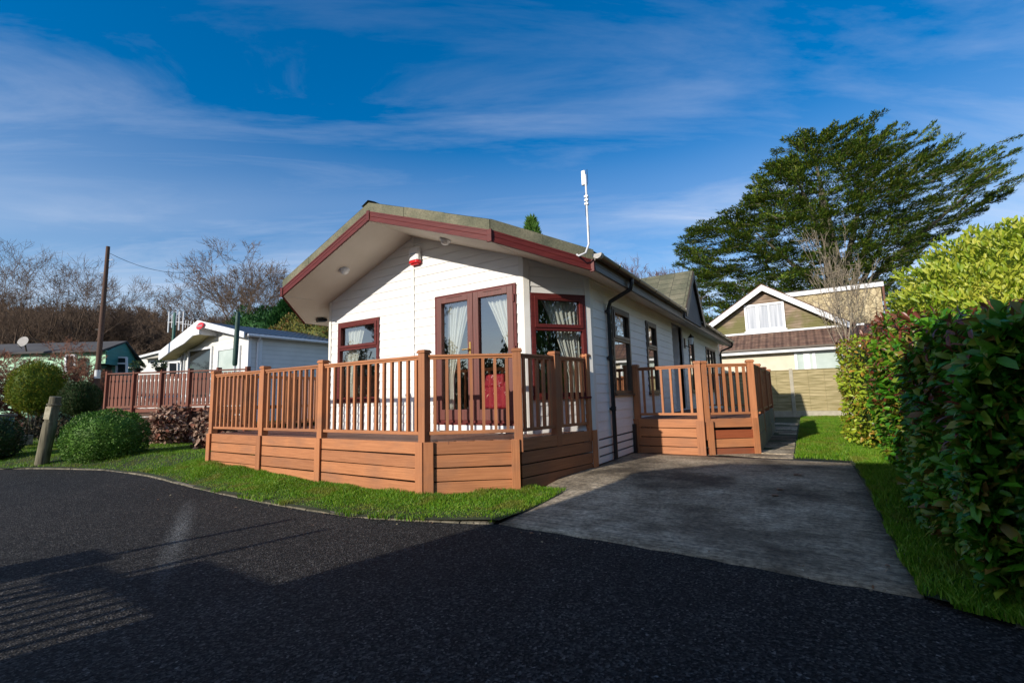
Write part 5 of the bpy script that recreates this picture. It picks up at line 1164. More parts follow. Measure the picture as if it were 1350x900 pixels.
m_ = MB(); m_.extr([(B_[0], B_[1], 3.03), (F_[0], F_[1], 3.03), (F_[0], F_[1], 3.6), (B_[0], B_[1], 3.6)], tuple(nb*.06)); m_.build('porch_fascia', MT['green_lap'], gr)
R0 = A_ + nb*1.4 - dr*2; R1 = ridge + dr*.1
m_ = MB(); m_.slab([(A_[0]-nb[0]*.2, A_[1]-nb[1]*.2, 3.60), (F_[0]-nb[0]*.2, F_[1]-nb[1]*.2, 3.60), (R1[0], R1[1], 4.20), (R0[0], R0[1], 4.20)], .08); m_.slab([(R0[0], R0[1], 4.20), (R1[0], R1[1], 4.20), (Gg[0]+.2, Gg[1]+.2, 3.22), (R0[0]+nb[0]*2, R0[1]+nb[1]*2, 3.3)], .08); m_.build('roof', MT['dark_roof'], gr)
def quad_win(parent, px0, px1, py0, py1, d, bar_=None, rec=.03, pane='glass_far', fw=.07):
    a, b_, c_, d_ = FR(px0, py1, d), FR(px1, py1, d), FR(px1, py0, d), FR(px0, py0, d); m_ = MB(); m_.extr([tuple(v) for v in (a, b_, c_, d_)], tuple(FWD*.05)); w_ = MB()
    for p_, q_ in ((a, b_), (b_, c_), (c_, d_), (d_, a)): w_.bar(p_, q_, fw, fw)
    if bar_: w_.bar(a+(d_-a)*bar_, b_+(c_-b_)*bar_, fw, fw)
    f_ = w_.build('window', MT['upvc'], parent); m_.build('pane', MT[pane], f_)
quad_win(gr, 87, 99, 468, 489, 19.7); quad_win(gr, 154, 167, 471, 492, 20.9, .62)
m_ = MB(); a = FR(128, 495, d0); m_.extr([tuple(FR(128, 495, d0+.2)), tuple(FR(146, 495, d0+1.)), tuple(FR(146, 466, d0+1.)), tuple(FR(128, 466, d0+.2))], tuple(FWD*.05)); m_.build('porch_opening', MT['black'], gr)
# satellite dish
q = FR(30, 450, 19.2); t = thing('satellite_dish', (q[0], q[1], q[2]-.4), 'pale round satellite dish on the green lodge eave', 'satellite dish'); fcd = Vector((.55, -.8, .25)).normalized()
MB().lathe(q, [(0, .22), (-.015, .21), (-.05, .14), (-.06, .01)], 24, fcd).build('reflector', noisy('grey_dish', (.2, .19, .18), (.3, .28, .26), 5, .6), t, True)
m_ = MB(); m_.tube([q-np.array(fcd)*.08, q-np.array(fcd)*.2-[0, 0, .35]], .03, 6); m_.tube([q+[0, 0, -.3], q+np.array(fcd)*.35-[0, 0, .1]], .012, 5); m_.build('bracket', MT['bronze'], t)
# ---- telegraph pole and wire
dp = 16.5; tb, tt = FR(128, 500, dp), FR(142.5, 325, dp); dd = (tt-tb)/(tt[2]-tb[2]); ft = tb - dd*(tb[2]-.05)
t = thing('telegraph_pole', ft, 'tall dark wooden telegraph pole leaning slightly between the lodges', 'telegraph pole')
MB().tube([ft, ft+dd*4, tt], [.085, .078, .06], 14).build('pole', MT['pole'], t, True)
a = ft+dd*2.12; MB().tube([a+dd*.0, a+dd*.30], .089, 16, caps=False).build('band', noisy('white_band', (.5, .52, .52), (.7, .72, .72), 5, .5), t, True)
m_ = MB()
for z, s_ in ((6.5, 1), (6.0, -1), (5.4, 1), (4.8, -1), (3.9, -1), (3.2, 1)): a = ft+dd*z; m_ = MB(); m_.tube([a, a+RGT*.22*s_], .010, 5); m_.build('step_bolt', MT['black'], t)
w0 = tt-dd*.22; w1 = FR(262, 357, 22); m_ = MB(); pts = [w0+(w1-w0)*s_-np.array([0, 0, .35*4*s_*(1-s_)]) for s_ in np.linspace(0, 1, 12)]; pts += [w1+(w1-w0)*s_*.6-np.array([0, 0, -.3*s_]) for s_ in (.12,)]
tag(MB().tube(pts, .009, 5).build('overhead_wire', MT['black']), 'thin black overhead wire running right from the telegraph pole', 'wire')
# ---- shrubs on the left
def fbush(name, lab, px, py, d, w, h, dz, n, ll, mat, kind='small', zmin=.1, **kw):
    q = FR(px, py, d); return bush(name, lab, 'shrub', tuple(q), (w, dz, h), n, ll, mat, kind, zmin=zmin, **kw)
fbush('golden_shrub', 'rounded golden green shrub in front of the green lodge', 49, 512, 15.5, .62, .86, .7, 13000, .075, MT['gold'], 'needle', lump=.10, lf=4.5, squash=2.1, ratio=.3, up=.9, seed=61, zmin=.15, depth=.3)
fbush('dark_shrub', 'dark green low shrub at the foot of the telegraph pole', 106, 527, 14.0, .50, .52, .5, 9000, .07, MT['dark_shrub'], 'needle', lump=.08, ratio=.25, up=1.2, seed=62, zmin=.35)
q = lawn_at(-12, 604); bush('edge_shrub', 'dark rounded shrub cut off by the left edge of the picture', 'shrub', (q[0]-.15, q[1], .48), (.50, .5, .5), 5000, .055, MT['dark_shrub'], lump=.07, zmin=.03, seed=63)
r_ = np.random.default_rng(44); VV, TT, off = [], [], 0
for k in range(34):
    px = -30 + k*5.4; q = FR(px, 540, r_.uniform(14.6, 18.)); hh = r_.uniform(.35, .62); P_, nn_ = shell_points((q[0], q[1], .1+hh*.5), (.75, .7, hh), 620, r_, .2, 3, .7, 2.2, 0.); V, T = leaves(P_, rand_unit(len(P_), r_)+[0, 0, .4], rand_unit(len(P_), r_), r_.uniform(.05, .14, len(P_)), r_.uniform(.02, .05, len(P_)), 'small'); VV.append(V); TT.append(T+off); off += len(V)
tag(np_mesh('ground_cover', np.concatenate(VV), np.concatenate(TT), leafmat('border_plants', [(.03, .05, .015), (.06, .045, .03), (.02, .04, .02), (.10, .07, .04), (.04, .04, .05)], .8, .1)), 'low mixed border planting in front of the green lodge', kind='stuff')
# planting bed edge and trough
q = lawn_at(40, 560); t = thing('trough_planter', FR(18, 555, 12.5), 'low grey trough planter with dead stems near the left edge', 'planter'); c = FR(16, 552, 12.5); c[2] = .32
m_ = MB(); m_.bar(c-RGT*.45, c+RGT*.45, .35, .26); m_.build('trough', MT['concrete_edge'], t, bevel=.02); r_ = np.random.default_rng(9); P_ = c + np.stack([r_.uniform(-.4, .4, 400)*RGT[0], r_.uniform(-.4, .4, 400)*RGT[1], r_.uniform(.1, .42, 400)], 1); V, T = leaves(P_, rand_unit(400, r_)+[0, 0, .6], rand_unit(400, r_), np.full(400, .10), np.full(400, .03), 'small'); np_mesh('foliage', V, T, MT['hydr'], t)
c = FR(-6, 530, 11.0); c[2] = .62; t = thing('blue_bin', (c[0], c[1], .1), 'blue green bin with grey lid at the far left edge', 'bin'); m_ = MB(); m_.bar(c-[0, 0, .35], c+[0, 0, .35], .5, .5, tuple(FWD)); m_.build('body', noisy('teal_plastic', (.02, .12, .15), (.03, .16, .2), 4, .5), t, bevel=.03); m_ = MB(); m_.bar(c+[0, 0, .352], c+[0, 0, .42], .56, .56, tuple(FWD)); m_.build('lid', MT['concrete_edge'], t, bevel=.02)
bare_tree('rusty_shrub', 'leafless reddish brown spreading shrub in front of the green lodge', FR(48, 515, 17.) * [1, 1, 0] + [0, 0, .5], 3.3, 71, MT['bark'], MT['twig_rust'], 'shrub', depth=8, ang=.55, ratio=.82, up=.03, l0=.15, twr=.006, r0=.06, nstem=4, lean=.7, wob=.16, sx=1.1, twigs=2)
bare_tree('rusty_shrub', 'small leafless reddish shrub at the left edge below the satellite dish', FR(14, 515, 16.5) * [1, 1, 0] + [0, 0, .4], 2.3, 72, MT['bark'], MT['twig_rust'], 'shrub', depth=8, ang=.55, up=.03, l0=.16, twr=.007, r0=.04, nstem=3, lean=.6, wob=.16)
# ---- trees behind
def at_ft(px, d, z=0.): q = FR(px, 520, d); q[2] = z; return q
bare_tree('oak_tree', 'large round crowned leafless tree standing behind the white lodge', at_ft(316, 34), 12.4, 81, MT['bark'], MT['twig_grey'], depth=9, ang=.46, ratio=.80, up=.05, l0=.15, twr=.008, r0=.26, nstem=5, lean=.50, wob=.10, sx=1.0, third=.10, twigs=3)
for k, (px, d, h, s, lab) in enumerate(((-10, 38, 15.5, 82, 'leafless tree at the very left edge above the green lodge'), (62, 40, 15.2, 83, 'tall spreading leafless tree above the satellite dish'), (100, 42, 14.6, 84, 'leafless tree just left of the telegraph pole'), (150, 46, 12.0, 85, 'leafless tree just right of the telegraph pole'))):
    bare_tree('bare_tree', lab, at_ft(px, d), h, s, MT['bark'], MT['twig_brown'], depth=8, ang=.42, ratio=.82, up=.06, l0=.20, twr=.008, r0=.27, nstem=2, lean=.3, wob=.12, third=.12, twigs=3, group='leafless trees beyond the green lodge')
bare_tree('bare_tree', 'reddish leafless treetop showing above the lodge side roof', at_ft(862, 46), 14.6, 86, MT['bark'], MT['twig_red'], depth=9, ang=.42, up=.08, twr=.011, r0=.2, nstem=2, third=.1)
bare_tree('bare_tree', 'hazy leafless tree at the right edge behind the golden laurel', at_ft(1345, 42), 15.5, 87, MT['bark'], MT['twig_brown'], depth=9, ang=.42, up=.08, twr=.011, r0=.2, nstem=2, third=.1)
# far woodland: a mass nobody could count
base_trees = [segs_mesh(fork_tree_arrays(11, 90+k, depth=8, ang=.36, ratio=.82, up=.16, l0=.18, twr=.016, r0=.12, nstem=3, lean=.25, twigs=5, third=.12)) for k in range(3)]
VV, TT, off = [], [], 0; r_ = np.random.default_rng(4)
for k in range(64):
    px = -60 + k*7.4 + r_.uniform(-6, 6); d = r_.uniform(44, 66); hgt = np.interp(px, [-60, 120, 200, 280, 420], [13.2, 12.9, 12.2, 10.8, 10.]) * (d/52) * r_.uniform(.66, 1.08)
    q = at_ft(px, d); V, T = base_trees[k % 3]; a = r_.uniform(0, 6.28); RM = np.array([[math.cos(a), -math.sin(a), 0], [math.sin(a), math.cos(a), 0], [0, 0, 1]])
    VV.append((V*(hgt/11)*np.array([1.1, 1.1, 1])) @ RM.T + q); TT.append(T+off); off += len(V)
tag(np_mesh('woodland', np.concatenate(VV), np.concatenate(TT), MT['twig_brown']), 'dense brown leafless winter woodland along the left skyline', kind='stuff')
# undergrowth behind the lodges
VV, TT, off = [], [], 0
for k in range(40):
    px = -60+k*13; q = at_ft(px, r_.uniform(40, 62)); P_, nn_ = shell_points((q[0], q[1], 2.2), (3.0, 3.0, r_.uniform(2.4, 4.4)), 1500, r_, .2, 3, .6, 2.2, 0.); V, T = leaves(P_, rand_unit(len(P_), r_)+[0, 0, .5], rand_unit(len(P_), r_), r_.uniform(.15, .4, len(P_)), r_.uniform(.05, .12, len(P_)), 'needle'); VV.append(V); TT.append(T+off); off += len(V)
tag(np_mesh('undergrowth', np.concatenate(VV), np.concatenate(TT), leafmat('bramble_mix', [(.03, .045, .012), (.075, .055, .025), (.05, .06, .02), (.09, .05, .03)], .8, .1)), 'brown green bramble undergrowth below the far woodland', kind='stuff')
# conifers
def cone_tree(name, lab, foot, h, rad, n, ll, mat, seed, lobes=5):
    t = thing(name, foot, lab, 'tree'); r_ = np.random.default_rng(seed); f = np.array(foot, float)
    MB().tube([f, f+[0, 0, h*.9]], [rad*.10, .02], 8).build('trunk', MT['bark'], t)
    u = r_.uniform(0, 1, n)**.75; a = r_.uniform(0, 2*np.pi, n); z = (.05+.95*(1-u))*h
    rr = rad*(u**.72)*(1+.16*np.sin(a*lobes+z*1.7)+.14*np.sin(a*3-z*3.1)+.08*np.sin(z*7+a*2))*r_.uniform(.62, 1, n)**.5
    P_ = f + np.stack([rr*np.cos(a), rr*np.sin(a), z], 1); D = np.stack([np.cos(a)*.6, np.sin(a)*.6, np.full(n, .9)], 1) + rand_unit(n, r_)*.45
    V, T = leaves(P_, D, rand_unit(n, r_), ll*r_.uniform(.6, 1.4, n), ll*.34*r_.uniform(.7, 1.3, n), 'needle'); np_mesh('crown', V, T, mat, t); return t
q = at_ft(372, 27, 0.); cone_tree('cypress_tree', 'dark green conical cypress behind the white lodge roof', q, 7.0, 2.3, 26000, .32, MT['conifer'], 91)
q = at_ft(708, 22, 0.); cone_tree('cypress_tree', 'bright green pointed conifer tip above the lodge roof', q, 9.9, 1.75, 22000, .26, MT['conifer_l'], 92, 4)
fbush('mixed_hedge', 'yellowing brown clipped hedge seen under the lodge eave', 412, 462, 22, 2.6, 1.55, 1.4, 9000, .17, MT['mix_hedge'], 'small', squash=3, seed=93, zmin=.2)
fbush('dark_evergreen', 'dark evergreen shrub below the cypress behind the white lodge', 345, 450, 30, 2.6, 2.2, 2, 7000, .28, MT['conifer'], 'needle', ratio=.3, seed=94, zmin=.2)
# ---- the cedar
CD = 33.
outl = np.array([(897, 335), (913, 300), (940, 287), (985, 272), (995, 240), (1022, 218), (1035, 188), (1062, 186), (1085, 178), (1112, 170), (1140, 184), (1166, 172), (1155, 208), (1180, 186), (1196, 168), (1196, 205), (1215, 182), (1228, 186), (1236, 215), (1270, 205), (1328, 198), (1296, 232), (1316, 262), (1262, 300), (1215, 330), (1185, 345), (1172, 400), (1150, 432), (1100, 425), (1040, 420), (985, 420), (930, 424), (906, 400), (912, 365)], float)
def inside(p, poly):
    x, y = p[:, 0], p[:, 1]; c = np.zeros(len(p), bool); j = len(poly)-1
    for i in range(len(poly)):
        xi, yi = poly[i]; xj, yj = poly[j]; c ^= ((yi > y) != (yj > y)) & (x < (xj-xi)*(y-yi)/(yj-yi+1e-9)+xi); j = i
    return c
fr_pt = lambda px, py, d: FR(px, py, d)
# crown outline laid out in metres on a plane through the trunk
o2 = np.array([[(FR(x, y, CD)-FR(1100, 512, CD)) @ RGT, FR(x, y, CD)[2]] for x, y in outl])
base = FR(1135, 512, CD); base[2] = 0.; bu = (base - FR(1100, 512, CD)) @ RGT
ct = thing('cedar_tree', base, 'huge dark green windswept cedar towering behind the bungalow', 'tree'); r_ = np.random.default_rng(77)
c0 = FR(1100, 512, CD)
def W(u, dep, z): return c0*[1, 1, 0] + RGT*u + FWD*dep + np.array([0, 0, z])
umid, zmid = o2[:, 0].mean(), 11.5
pads = []
tries = r_.uniform([o2[:, 0].min(), o2[:, 1].min()], [o2[:, 0].max(), o2[:, 1].max()], (20000, 2)); tries = tries[inside(tries, o2)]
for p in tries:
    g_ = math.sin(p[0]*.9+1.2)*math.sin(p[1]*1.5+p[0]*.35)+.5*math.sin(p[0]*2.1-p[1]*1.9)
    if (g_ < -.72 and p[1] < 12.5) or g_ < -1.1: continue
    if p[0] > 4 and math.sin((p[1]-.55*p[0])*3.4+.4*math.sin(p[0])) < -.45-.5*(p[0] < 6): continue
    if any(abs(p[0]-q_[0]) < .36 and abs(p[1]-q_[1]) < .17 for q_ in pads): continue
    pads.append(tuple(p))
    if len(pads) >= 1300: break
edge_d = lambda u, z: min(np.hypot(o2[:, 0]-u, o2[:, 1]-z).min(), 5.)
tr = MB(); tr.tube([W(bu, 0, 0), W(bu-.3, 0, 4), W(bu-.9, .3, 8), W(bu-1.4, 0, 12), W(bu-1.3, 0, 17)], [.75, .6, .45, .28, .08], 10)
for k, (u, z, dz_) in enumerate(((-6.5, 9, 4), (-5, 12.5, 6.5), (-2.5, 17, 9), (2.8, 17, 8), (5, 15, 6.5), (8, 14.5, 6), (10.5, 15.5, 7), (7, 11.5, 5), (-8, 7.5, 4.5), (3, 8, 4), (-3, 8, 5), (0, 19, 10))):
    s0 = W(bu-.6, 0, dz_); e_ = W(u, r_.uniform(-3, 3), z); tr.tube([s0, s0+(e_-s0)*.35+[0, 0, .2], s0+(e_-s0)*.7+[0, 0, .1], e_], [.26, .19, .11, .04], 6)
tr.build('trunk', MT['bark'], ct)
PP_, DD_, NN_, LL_ = [], [], [], []; bm = MB()
for (u, z) in pads:
    ed_ = edge_d(u, z); dep = r_.uniform(-1, 1)*min(5.5, .8+ed_*1.5)
    out = np.array([u-bu+.5, dep*1.2, 0]); out = out/np.linalg.norm(out+1e-6)
    dirn = RGT*(out[0]*.75+.20+r_.normal(0, .30))+FWD*(out[1]+r_.normal(0, .35))+np.array([0, 0, .06+.26*max(0, (u-3)/8)+.25*max(0, (z-14)/5)+r_.normal(0, .13)]); dirn /= np.linalg.norm(dirn)
    Lp = r_.uniform(1.1, 2.2)*(1. if ed_ > 1 else .8); st = W(u, dep, z)-dirn*Lp*.5
    side = np.cross(dirn, [0, 0, 1.]); side /= np.linalg.norm(side)
    n_ = 230; s_ = r_.uniform(0, 1, n_); wdt = .62*(1-s_*.7)*Lp*.6
    lat = r_.uniform(-1, 1, n_)*wdt; P_ = st + dirn*(s_*Lp)[:, None] + side*lat[:, None] + np.stack([0*s_, 0*s_, r_.normal(0, .07, n_)-.12*np.abs(lat)], 1)
    PP_.append(P_); DD_.append(dirn*.7+side*np.sign(lat)[:, None]*.55+rand_unit(n_, r_)*.45+[0, 0, .12]); NN_.append(np.tile([0, 0, 1.], (n_, 1))+rand_unit(n_, r_)*.5); LL_.append(r_.uniform(.10, .27, n_))
    bm.tube([st-dirn*.2, st+dirn*Lp*.5, st+dirn*Lp*.95], [.03, .02, .01], 4, caps=False)
P_ = np.concatenate(PP_); V, T = leaves(P_, np.concatenate(DD_), np.concatenate(NN_), np.concatenate(LL_), np.concatenate(LL_)*.34, 'needle'); np_mesh('crown', V, T, MT['cedar'], ct)
bm.build('branches', MT['bark'], ct)
# far conifer at right edge
q = FR(1345, 512, 30); ct2 = thing('conifer_branch_tree', (q[0], q[1], 0), 'dark conifer reaching in at the right edge above the golden laurel', 'tree'); PP_, DD_, LL_ = [], [], []; f0 = np.array([q[0], q[1], 0.]) + RGT*2.5
MB().tube([f0, f0+[0, 0, 12]], [.3, .06], 8).build('trunk', MT['bark'], ct2)
for k in range(46):
    a = r_.uniform(0, 6.28); z = r_.uniform(6.5, 11.2); dirn = np.array([math.cos(a), math.sin(a), .25]); dirn /= np.linalg.norm(dirn); Lp = r_.uniform(1.8, 3.6)*(1.2-(z-6)/9); n_ = 130; s_ = r_.uniform(.15, 1, n_); side = np.cross(dirn, [0, 0, 1.]); lat = r_.uniform(-1, 1, n_)*.35*(1.1-s_)
    PP_.append(f0+[0, 0, z]+dirn*(s_*Lp)[:, None]+side*lat[:, None]); DD_.append(dirn+rand_unit(n_, r_)*.5); LL_.append(r_.uniform(.15, .35, n_))
P_ = np.concatenate(PP_); V, T = leaves(P_, np.concatenate(DD_), np.tile([0, 0, 1.], (len(P_), 1)), np.concatenate(LL_), np.concatenate(LL_)*.35, 'needle'); np_mesh('crown', V, T, MT['cedar'], ct2)
# fallen leaves on the drive
for k, (px, py) in enumerate(((1055, 628), (1049, 627), (1028, 644), (1022, 650), (1170, 745), (700, 700))):
    q = G(px, py, .02 if k > 3 else .10); z = float(h_drive(q[1]))+.018 if k < 5 else .006; t_ = MB(); a = k*1.3; s_ = .045 if k < 4 else .02
    vs = [(q[0]+s_*r_*math.cos(a+th), q[1]+s_*r_*math.sin(a+th), z+.006*((i % 2))) for i, (r_, th) in enumerate(((1.2, 0), (.6, .6), (.8, 1.4), (.5, 2.2), (1.1, 3.1), (.5, 4), (.8, 4.8), (.6, 5.6)))]
    t_.add(vs, [tuple(range(8))]); t_.add([(x, y, zz-.003) for x, y, zz in vs], [tuple(range(8))[::-1]]); tag(t_.build('fallen_leaf', MT['litter']), 'small pale fallen leaf lying on the concrete drive' if k < 5 else 'tiny pale fallen leaf lying on the road edge by the drive', 'leaf', 'fallen leaves on the drive')
r_ = np.random.default_rng(14); P_ = []
for _ in range(420):
    k = r_.uniform()
    if k < .45: x = r_.uniform(-12, -2.6); y = kerb_y(x) + abs(r_.normal(0, .10)) - .04; z = .035 if y > kerb_y(x) + .03 else .008
    elif k < .62: x = r_.uniform(-12, -3); y = kerb_y(x) - abs(r_.normal(0, .35)) ; z = .008
    elif k < .80: y = r_.uniform(3.6, 8); x = float(drive_r(y)) + r_.normal(.03, .09); z = float(h_drive(y)) + .03
    elif k < .9: x = r_.uniform(-2.6, .4); y = 3.5 + r_.normal(0, .12); z = .02
    else: x = r_.uniform(-.1, .9); y = r_.uniform(8.3, 14); z = .15
    P_.append((x, y, z))
P_ = np.array(P_); n_ = len(P_); V, T = leaves(P_, rand_unit(n_, r_)*[1, 1, .15], rand_unit(n_, r_)*.35+[0, 0, 1.], r_.uniform(.012, .042, n_), r_.uniform(.008, .024, n_), 'small')
tag(np_mesh('leaf_litter', V, T, MT['litter']), 'scattered dry leaf litter along kerb, drive edge and lawn', kind='stuff')
r_ = np.random.default_rng(4)
# ================================================================== behind the camera: what casts the long shadows and shows in the glass
ol = thing('opposite_lodge', (2.5, -6, 0), 'lodge across the road behind the camera, its shadow falls on the drive', 'lodge')
ox0, oy = -4.05, -3.0
def otop(x): return np.interp(x, [-3.6, -2.9, -.2, 2.5, 9], [3.55, 3.95, 4.25, 6.2, 3.6])
m_ = MB(); m_.extr([(ox0, oy, .0), (9, oy, 0), (9, oy, 3.6), (1.8, oy, 6.0), (-.9, oy, 4.16), (-3.4, oy, 3.86), (ox0, oy, 3.45)][::-1], (0, -7, 0)); m_.build('wall', MT['far_white'], ol)
m_ = MB(); pr = [(ox0-.05, 3.50), (-3.4, 3.95), (-.9, 4.25), (1.8, 6.1), (9.1, 3.6)]
for (a, za), (b_, zb) in zip(pr[:-1], pr[1:]): m_.slab([(a, oy+.1, za), (b_, oy+.1, zb), (b_, oy-7.1, zb), (a, oy-7.1, za)], .08)
m_.build('roof', MT['dark_roof'], ol)
plain_window(ol, -2.6, -1.2, 1.2, 2.5, oy+.07, [], 'glass_far')
od = thing('opposite_deck', (-6, -2.2, 0), 'raised balustrade behind the camera whose railing shadow stripes the road', 'deck'); yd = -2.35
n_ = 12
for k in range(n_): x = -5.20 + k*.142; m_ = MB(); m_.box(x-.022, x+.022, yd-.022, yd+.022, .62, 1.33); m_.build('baluster', MT['deck_v'], od)
m_ = MB(); m_.box(-5.34, -4.80, yd-.05, yd+.05, 1.28, 1.37); m_.box(-4.83, -3.56, yd-.05, yd+.05, 1.34, 1.53); m_.box(-5.84, -3.66, yd-.03, yd+.03, .56, .62); m_.build('handrail', MT['deck_h'], od)
m_ = MB(); m_.box(-5.94, -4.2, yd-1.6, yd-.04, .0, .56); m_.build('deck_floor', MT['deck_h'], od)
m_ = MB(); m_.box(-5.88, -5.40, yd-.04, yd+.04, .0, 1.42); m_.build('screen_panel', MT['deck_h'], od)
for x, z1 in ((-5.60, 1.95), (-4.96, 1.93)):
    m_ = MB(); m_.box(x-.03, x+.03, yd-.10, yd-.055, .5, z1); m_.build('post', MT['deck_v'], od)
bare_tree('bare_tree', 'leafless tree behind the camera mirrored in the lodge windows', (-30, -20, 0), 12, 98, MT['bark'], MT['twig_brown'], depth=9, twr=.02, r0=.2)
r9 = np.random.default_rng(8); xx = r9.uniform(-70, 10, 26000); P_ = np.stack([xx, -27+r9.uniform(-1.5, 1.5, len(xx)), r9.uniform(0, 1, len(xx))*(5.5+1.6*np.sin(xx*.5)+1.1*np.sin(xx*1.3))], 1); V, T = leaves(P_, rand_unit(len(P_), r9)+[0, 0, .5], rand_unit(len(P_), r9), r9.uniform(.4, .9, len(P_)), r9.uniform(.15, .35, len(P_)), 'small')
t = thing('boundary_hedge', (-30, -27, 0), 'long dark hedge far behind the camera, mirrored in the door glass', 'hedge'); np_mesh('foliage', V, T, MT['dark_shrub'], t)
for k, (x, y, h) in enumerate(((6.5, -1.5, 7), (12, 2, 9))):
    cone_tree('cypress_tree', ['dense conifer across the road right of the camera', 'taller dense conifer further right of the camera'][k], (x, y, 0), h, 2.0, 9000, .3, MT['conifer'], 101+k)

# ================================================================== light, sky, camera
AZ, EL_ = 13.0, 20.0
tow = Vector((-math.sin(R(AZ))*math.cos(R(EL_)), -math.cos(R(AZ))*math.cos(R(EL_)), math.sin(R(EL_))))
sl_ = bpy.data.lights.new('sun', 'SUN'); sl_.energy = SUN; sl_.angle = R(.53); sl_.color = (1, .925, .82)
so_ = bpy.data.objects.new('sun', sl_); col.objects.link(so_); so_.rotation_euler = tow.to_track_quat('Z', 'Y').to_euler(); so_.location = (0, -10, 20)
w = bpy.data.worlds.new('World'); scene.world = w; w.use_nodes = True; nt = w.node_tree; bgn = nt.nodes['Background']; bgn.inputs[1].default_value = SKY
sky = N(nt, 'ShaderNodeTexSky', sky_type='NISHITA', sun_disc=False); sky.sun_elevation = R(EL_); sky.sun_rotation = R(180+AZ); sky.altitude = 50; sky.air_density = 1.0; sky.dust_density = .25; sky.ozone_density = 2.2
hs = N(nt, 'ShaderNodeHueSaturation', Hue=.508, Saturation=1.67, Value=1.03); gm = N(nt, 'ShaderNodeGamma', Gamma=.82); L(nt, sky.outputs[0], gm.inputs[0]); L(nt, gm.outputs[0], hs.inputs['Color'])
tc = N(nt, 'ShaderNodeTexCoord'); sx = N(nt, 'ShaderNodeSeparateXYZ'); L(nt, tc.outputs['Generated'], sx.inputs[0])
ad = N(nt, 'ShaderNodeMath', operation='ADD'); L(nt, sx.outputs[2], ad.inputs[0]); ad.inputs[1].default_value = .12; mxm = N(nt, 'ShaderNodeMath', operation='MAXIMUM'); L(nt, ad.outputs[0], mxm.inputs[0]); mxm.inputs[1].default_value = .05
dx = N(nt, 'ShaderNodeMath', operation='DIVIDE'); L(nt, sx.outputs[0], dx.inputs[0]); L(nt, mxm.outputs[0], dx.inputs[1]); dy = N(nt, 'ShaderNodeMath', operation='DIVIDE'); L(nt, sx.outputs[1], dy.inputs[0]); L(nt, mxm.outputs[0], dy.inputs[1])
cb = N(nt, 'ShaderNodeCombineXYZ'); L(nt, dx.outputs[0], cb.inputs[0]); L(nt, dy.outputs[0], cb.inputs[1])
vrt = N(nt, 'ShaderNodeVectorRotate', rotation_type='Z_AXIS'); vrt.inputs['Angle'].default_value = R(-36); L(nt, cb.outputs[0], vrt.inputs['Vector'])
mp = N(nt, 'ShaderNodeMapping'); mp.inputs['Location'].default_value = (3.3, 6.4, 0); mp.inputs['Scale'].default_value = (.45, 1.6, 1); L(nt, vrt.outputs[0], mp.inputs[0])
c1 = noise(nt, mp.outputs[0], 1.5, 10, .62, .5); c2 = noise(nt, mp.outputs[0], .42, 3, .5)
a_ = ramp(nt, c1.outputs[0], [(.46, (0, 0, 0)), (.74, (1, 1, 1))]); b2 = ramp(nt, c2.outputs[0], [(.42, (.12, .12, .12)), (.68, (1, 1, 1))])
mm = N(nt, 'ShaderNodeMath', operation='MULTIPLY'); L(nt, a_.outputs[0], mm.inputs[0]); L(nt, b2.outputs[0], mm.inputs[1])
lowc = N(nt, 'ShaderNodeMapRange'); L(nt, sx.outputs[2], lowc.inputs['Value']); lowc.inputs['From Min'].default_value = .10; lowc.inputs['From Max'].default_value = .62; lowc.inputs['To Min'].default_value = 1.5; lowc.inputs['To Max'].default_value = .35
veil = N(nt, 'ShaderNodeMapRange'); L(nt, sx.outputs[2], veil.inputs['Value']); veil.inputs['From Min'].default_value = .0; veil.inputs['From Max'].default_value = .50; veil.inputs['To Min'].default_value = .90; veil.inputs['To Max'].default_value = 0.
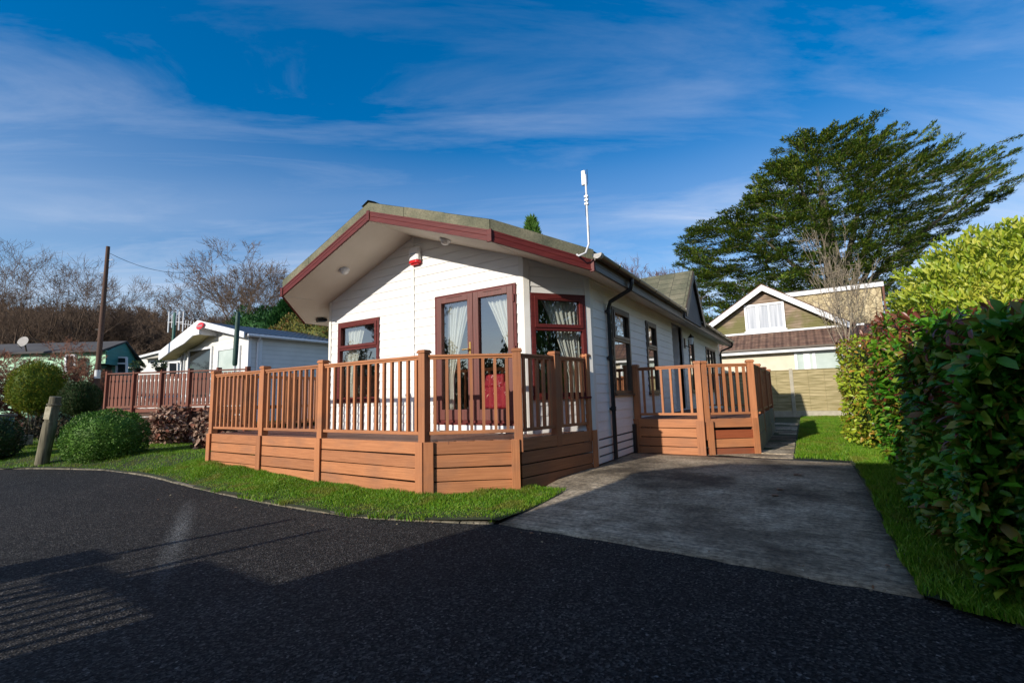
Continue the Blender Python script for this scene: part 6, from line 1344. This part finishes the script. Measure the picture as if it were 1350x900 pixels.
c5 = noise(nt, mp.outputs[0], .5, 3, .5); v5 = N(nt, 'ShaderNodeMath', operation='MULTIPLY'); L(nt, veil.outputs[0], v5.inputs[0]); L(nt, ramp(nt, c5.outputs[0], [(.35, (.2, .2, .2)), (.65, (1, 1, 1))]).outputs[0], v5.inputs[1])
m4 = N(nt, 'ShaderNodeMath', operation='MULTIPLY'); L(nt, mm.outputs[0], m4.inputs[0]); L(nt, lowc.outputs[0], m4.inputs[1])
m3 = N(nt, 'ShaderNodeMath', operation='MULTIPLY_ADD', use_clamp=True); L(nt, m4.outputs[0], m3.inputs[0]); m3.inputs[1].default_value = CLOUD; L(nt, v5.outputs[0], m3.inputs[2])
bk = N(nt, 'ShaderNodeMapRange'); L(nt, sx.outputs[1], bk.inputs['Value']); bk.inputs['From Min'].default_value = .0; bk.inputs['From Max'].default_value = -.6; bk.inputs['To Min'].default_value = 0.; bk.inputs['To Max'].default_value = .62  # unseen white cloud behind the camera, added as neutral fill light
bn = noise(nt, cb.outputs[0], .9, 5, .6); bm2 = N(nt, 'ShaderNodeMath', operation='MULTIPLY'); L(nt, bk.outputs[0], bm2.inputs[0]); L(nt, ramp(nt, bn.outputs[0], [(.3, (.45, .45, .45)), (.6, (1, 1, 1))]).outputs[0], bm2.inputs[1])
mx5 = N(nt, 'ShaderNodeMath', operation='MAXIMUM'); L(nt, m3.outputs[0], mx5.inputs[0]); L(nt, bm2.outputs[0], mx5.inputs[1])
cl = mixc(nt, mx5.outputs[0], hs.outputs[0], CLOUDC)
L(nt, cl, bgn.inputs[0])
cam = bpy.data.cameras.new('camera'); co = bpy.data.objects.new('camera', cam); col.objects.link(co); scene.camera = co
cam.lens = 36*F/1350; cam.sensor_width = 36; cam.clip_end = 2000; cam.clip_start = .05
mw = Matrix([[*M[0], 0], [*M[1], 0], [*M[2], EYE], [0, 0, 0, 1]]); co.matrix_world = mw
vs_ = scene.view_settings; scene.display_settings.display_device = 'sRGB'; vs_.view_transform = 'Standard'; vs_.look = 'None'; vs_.gamma = 1; vs_.exposure = .32; vs_.use_curve_mapping = False
scene.cycles.max_bounces = 8; scene.cycles.transparent_max_bounces = 12
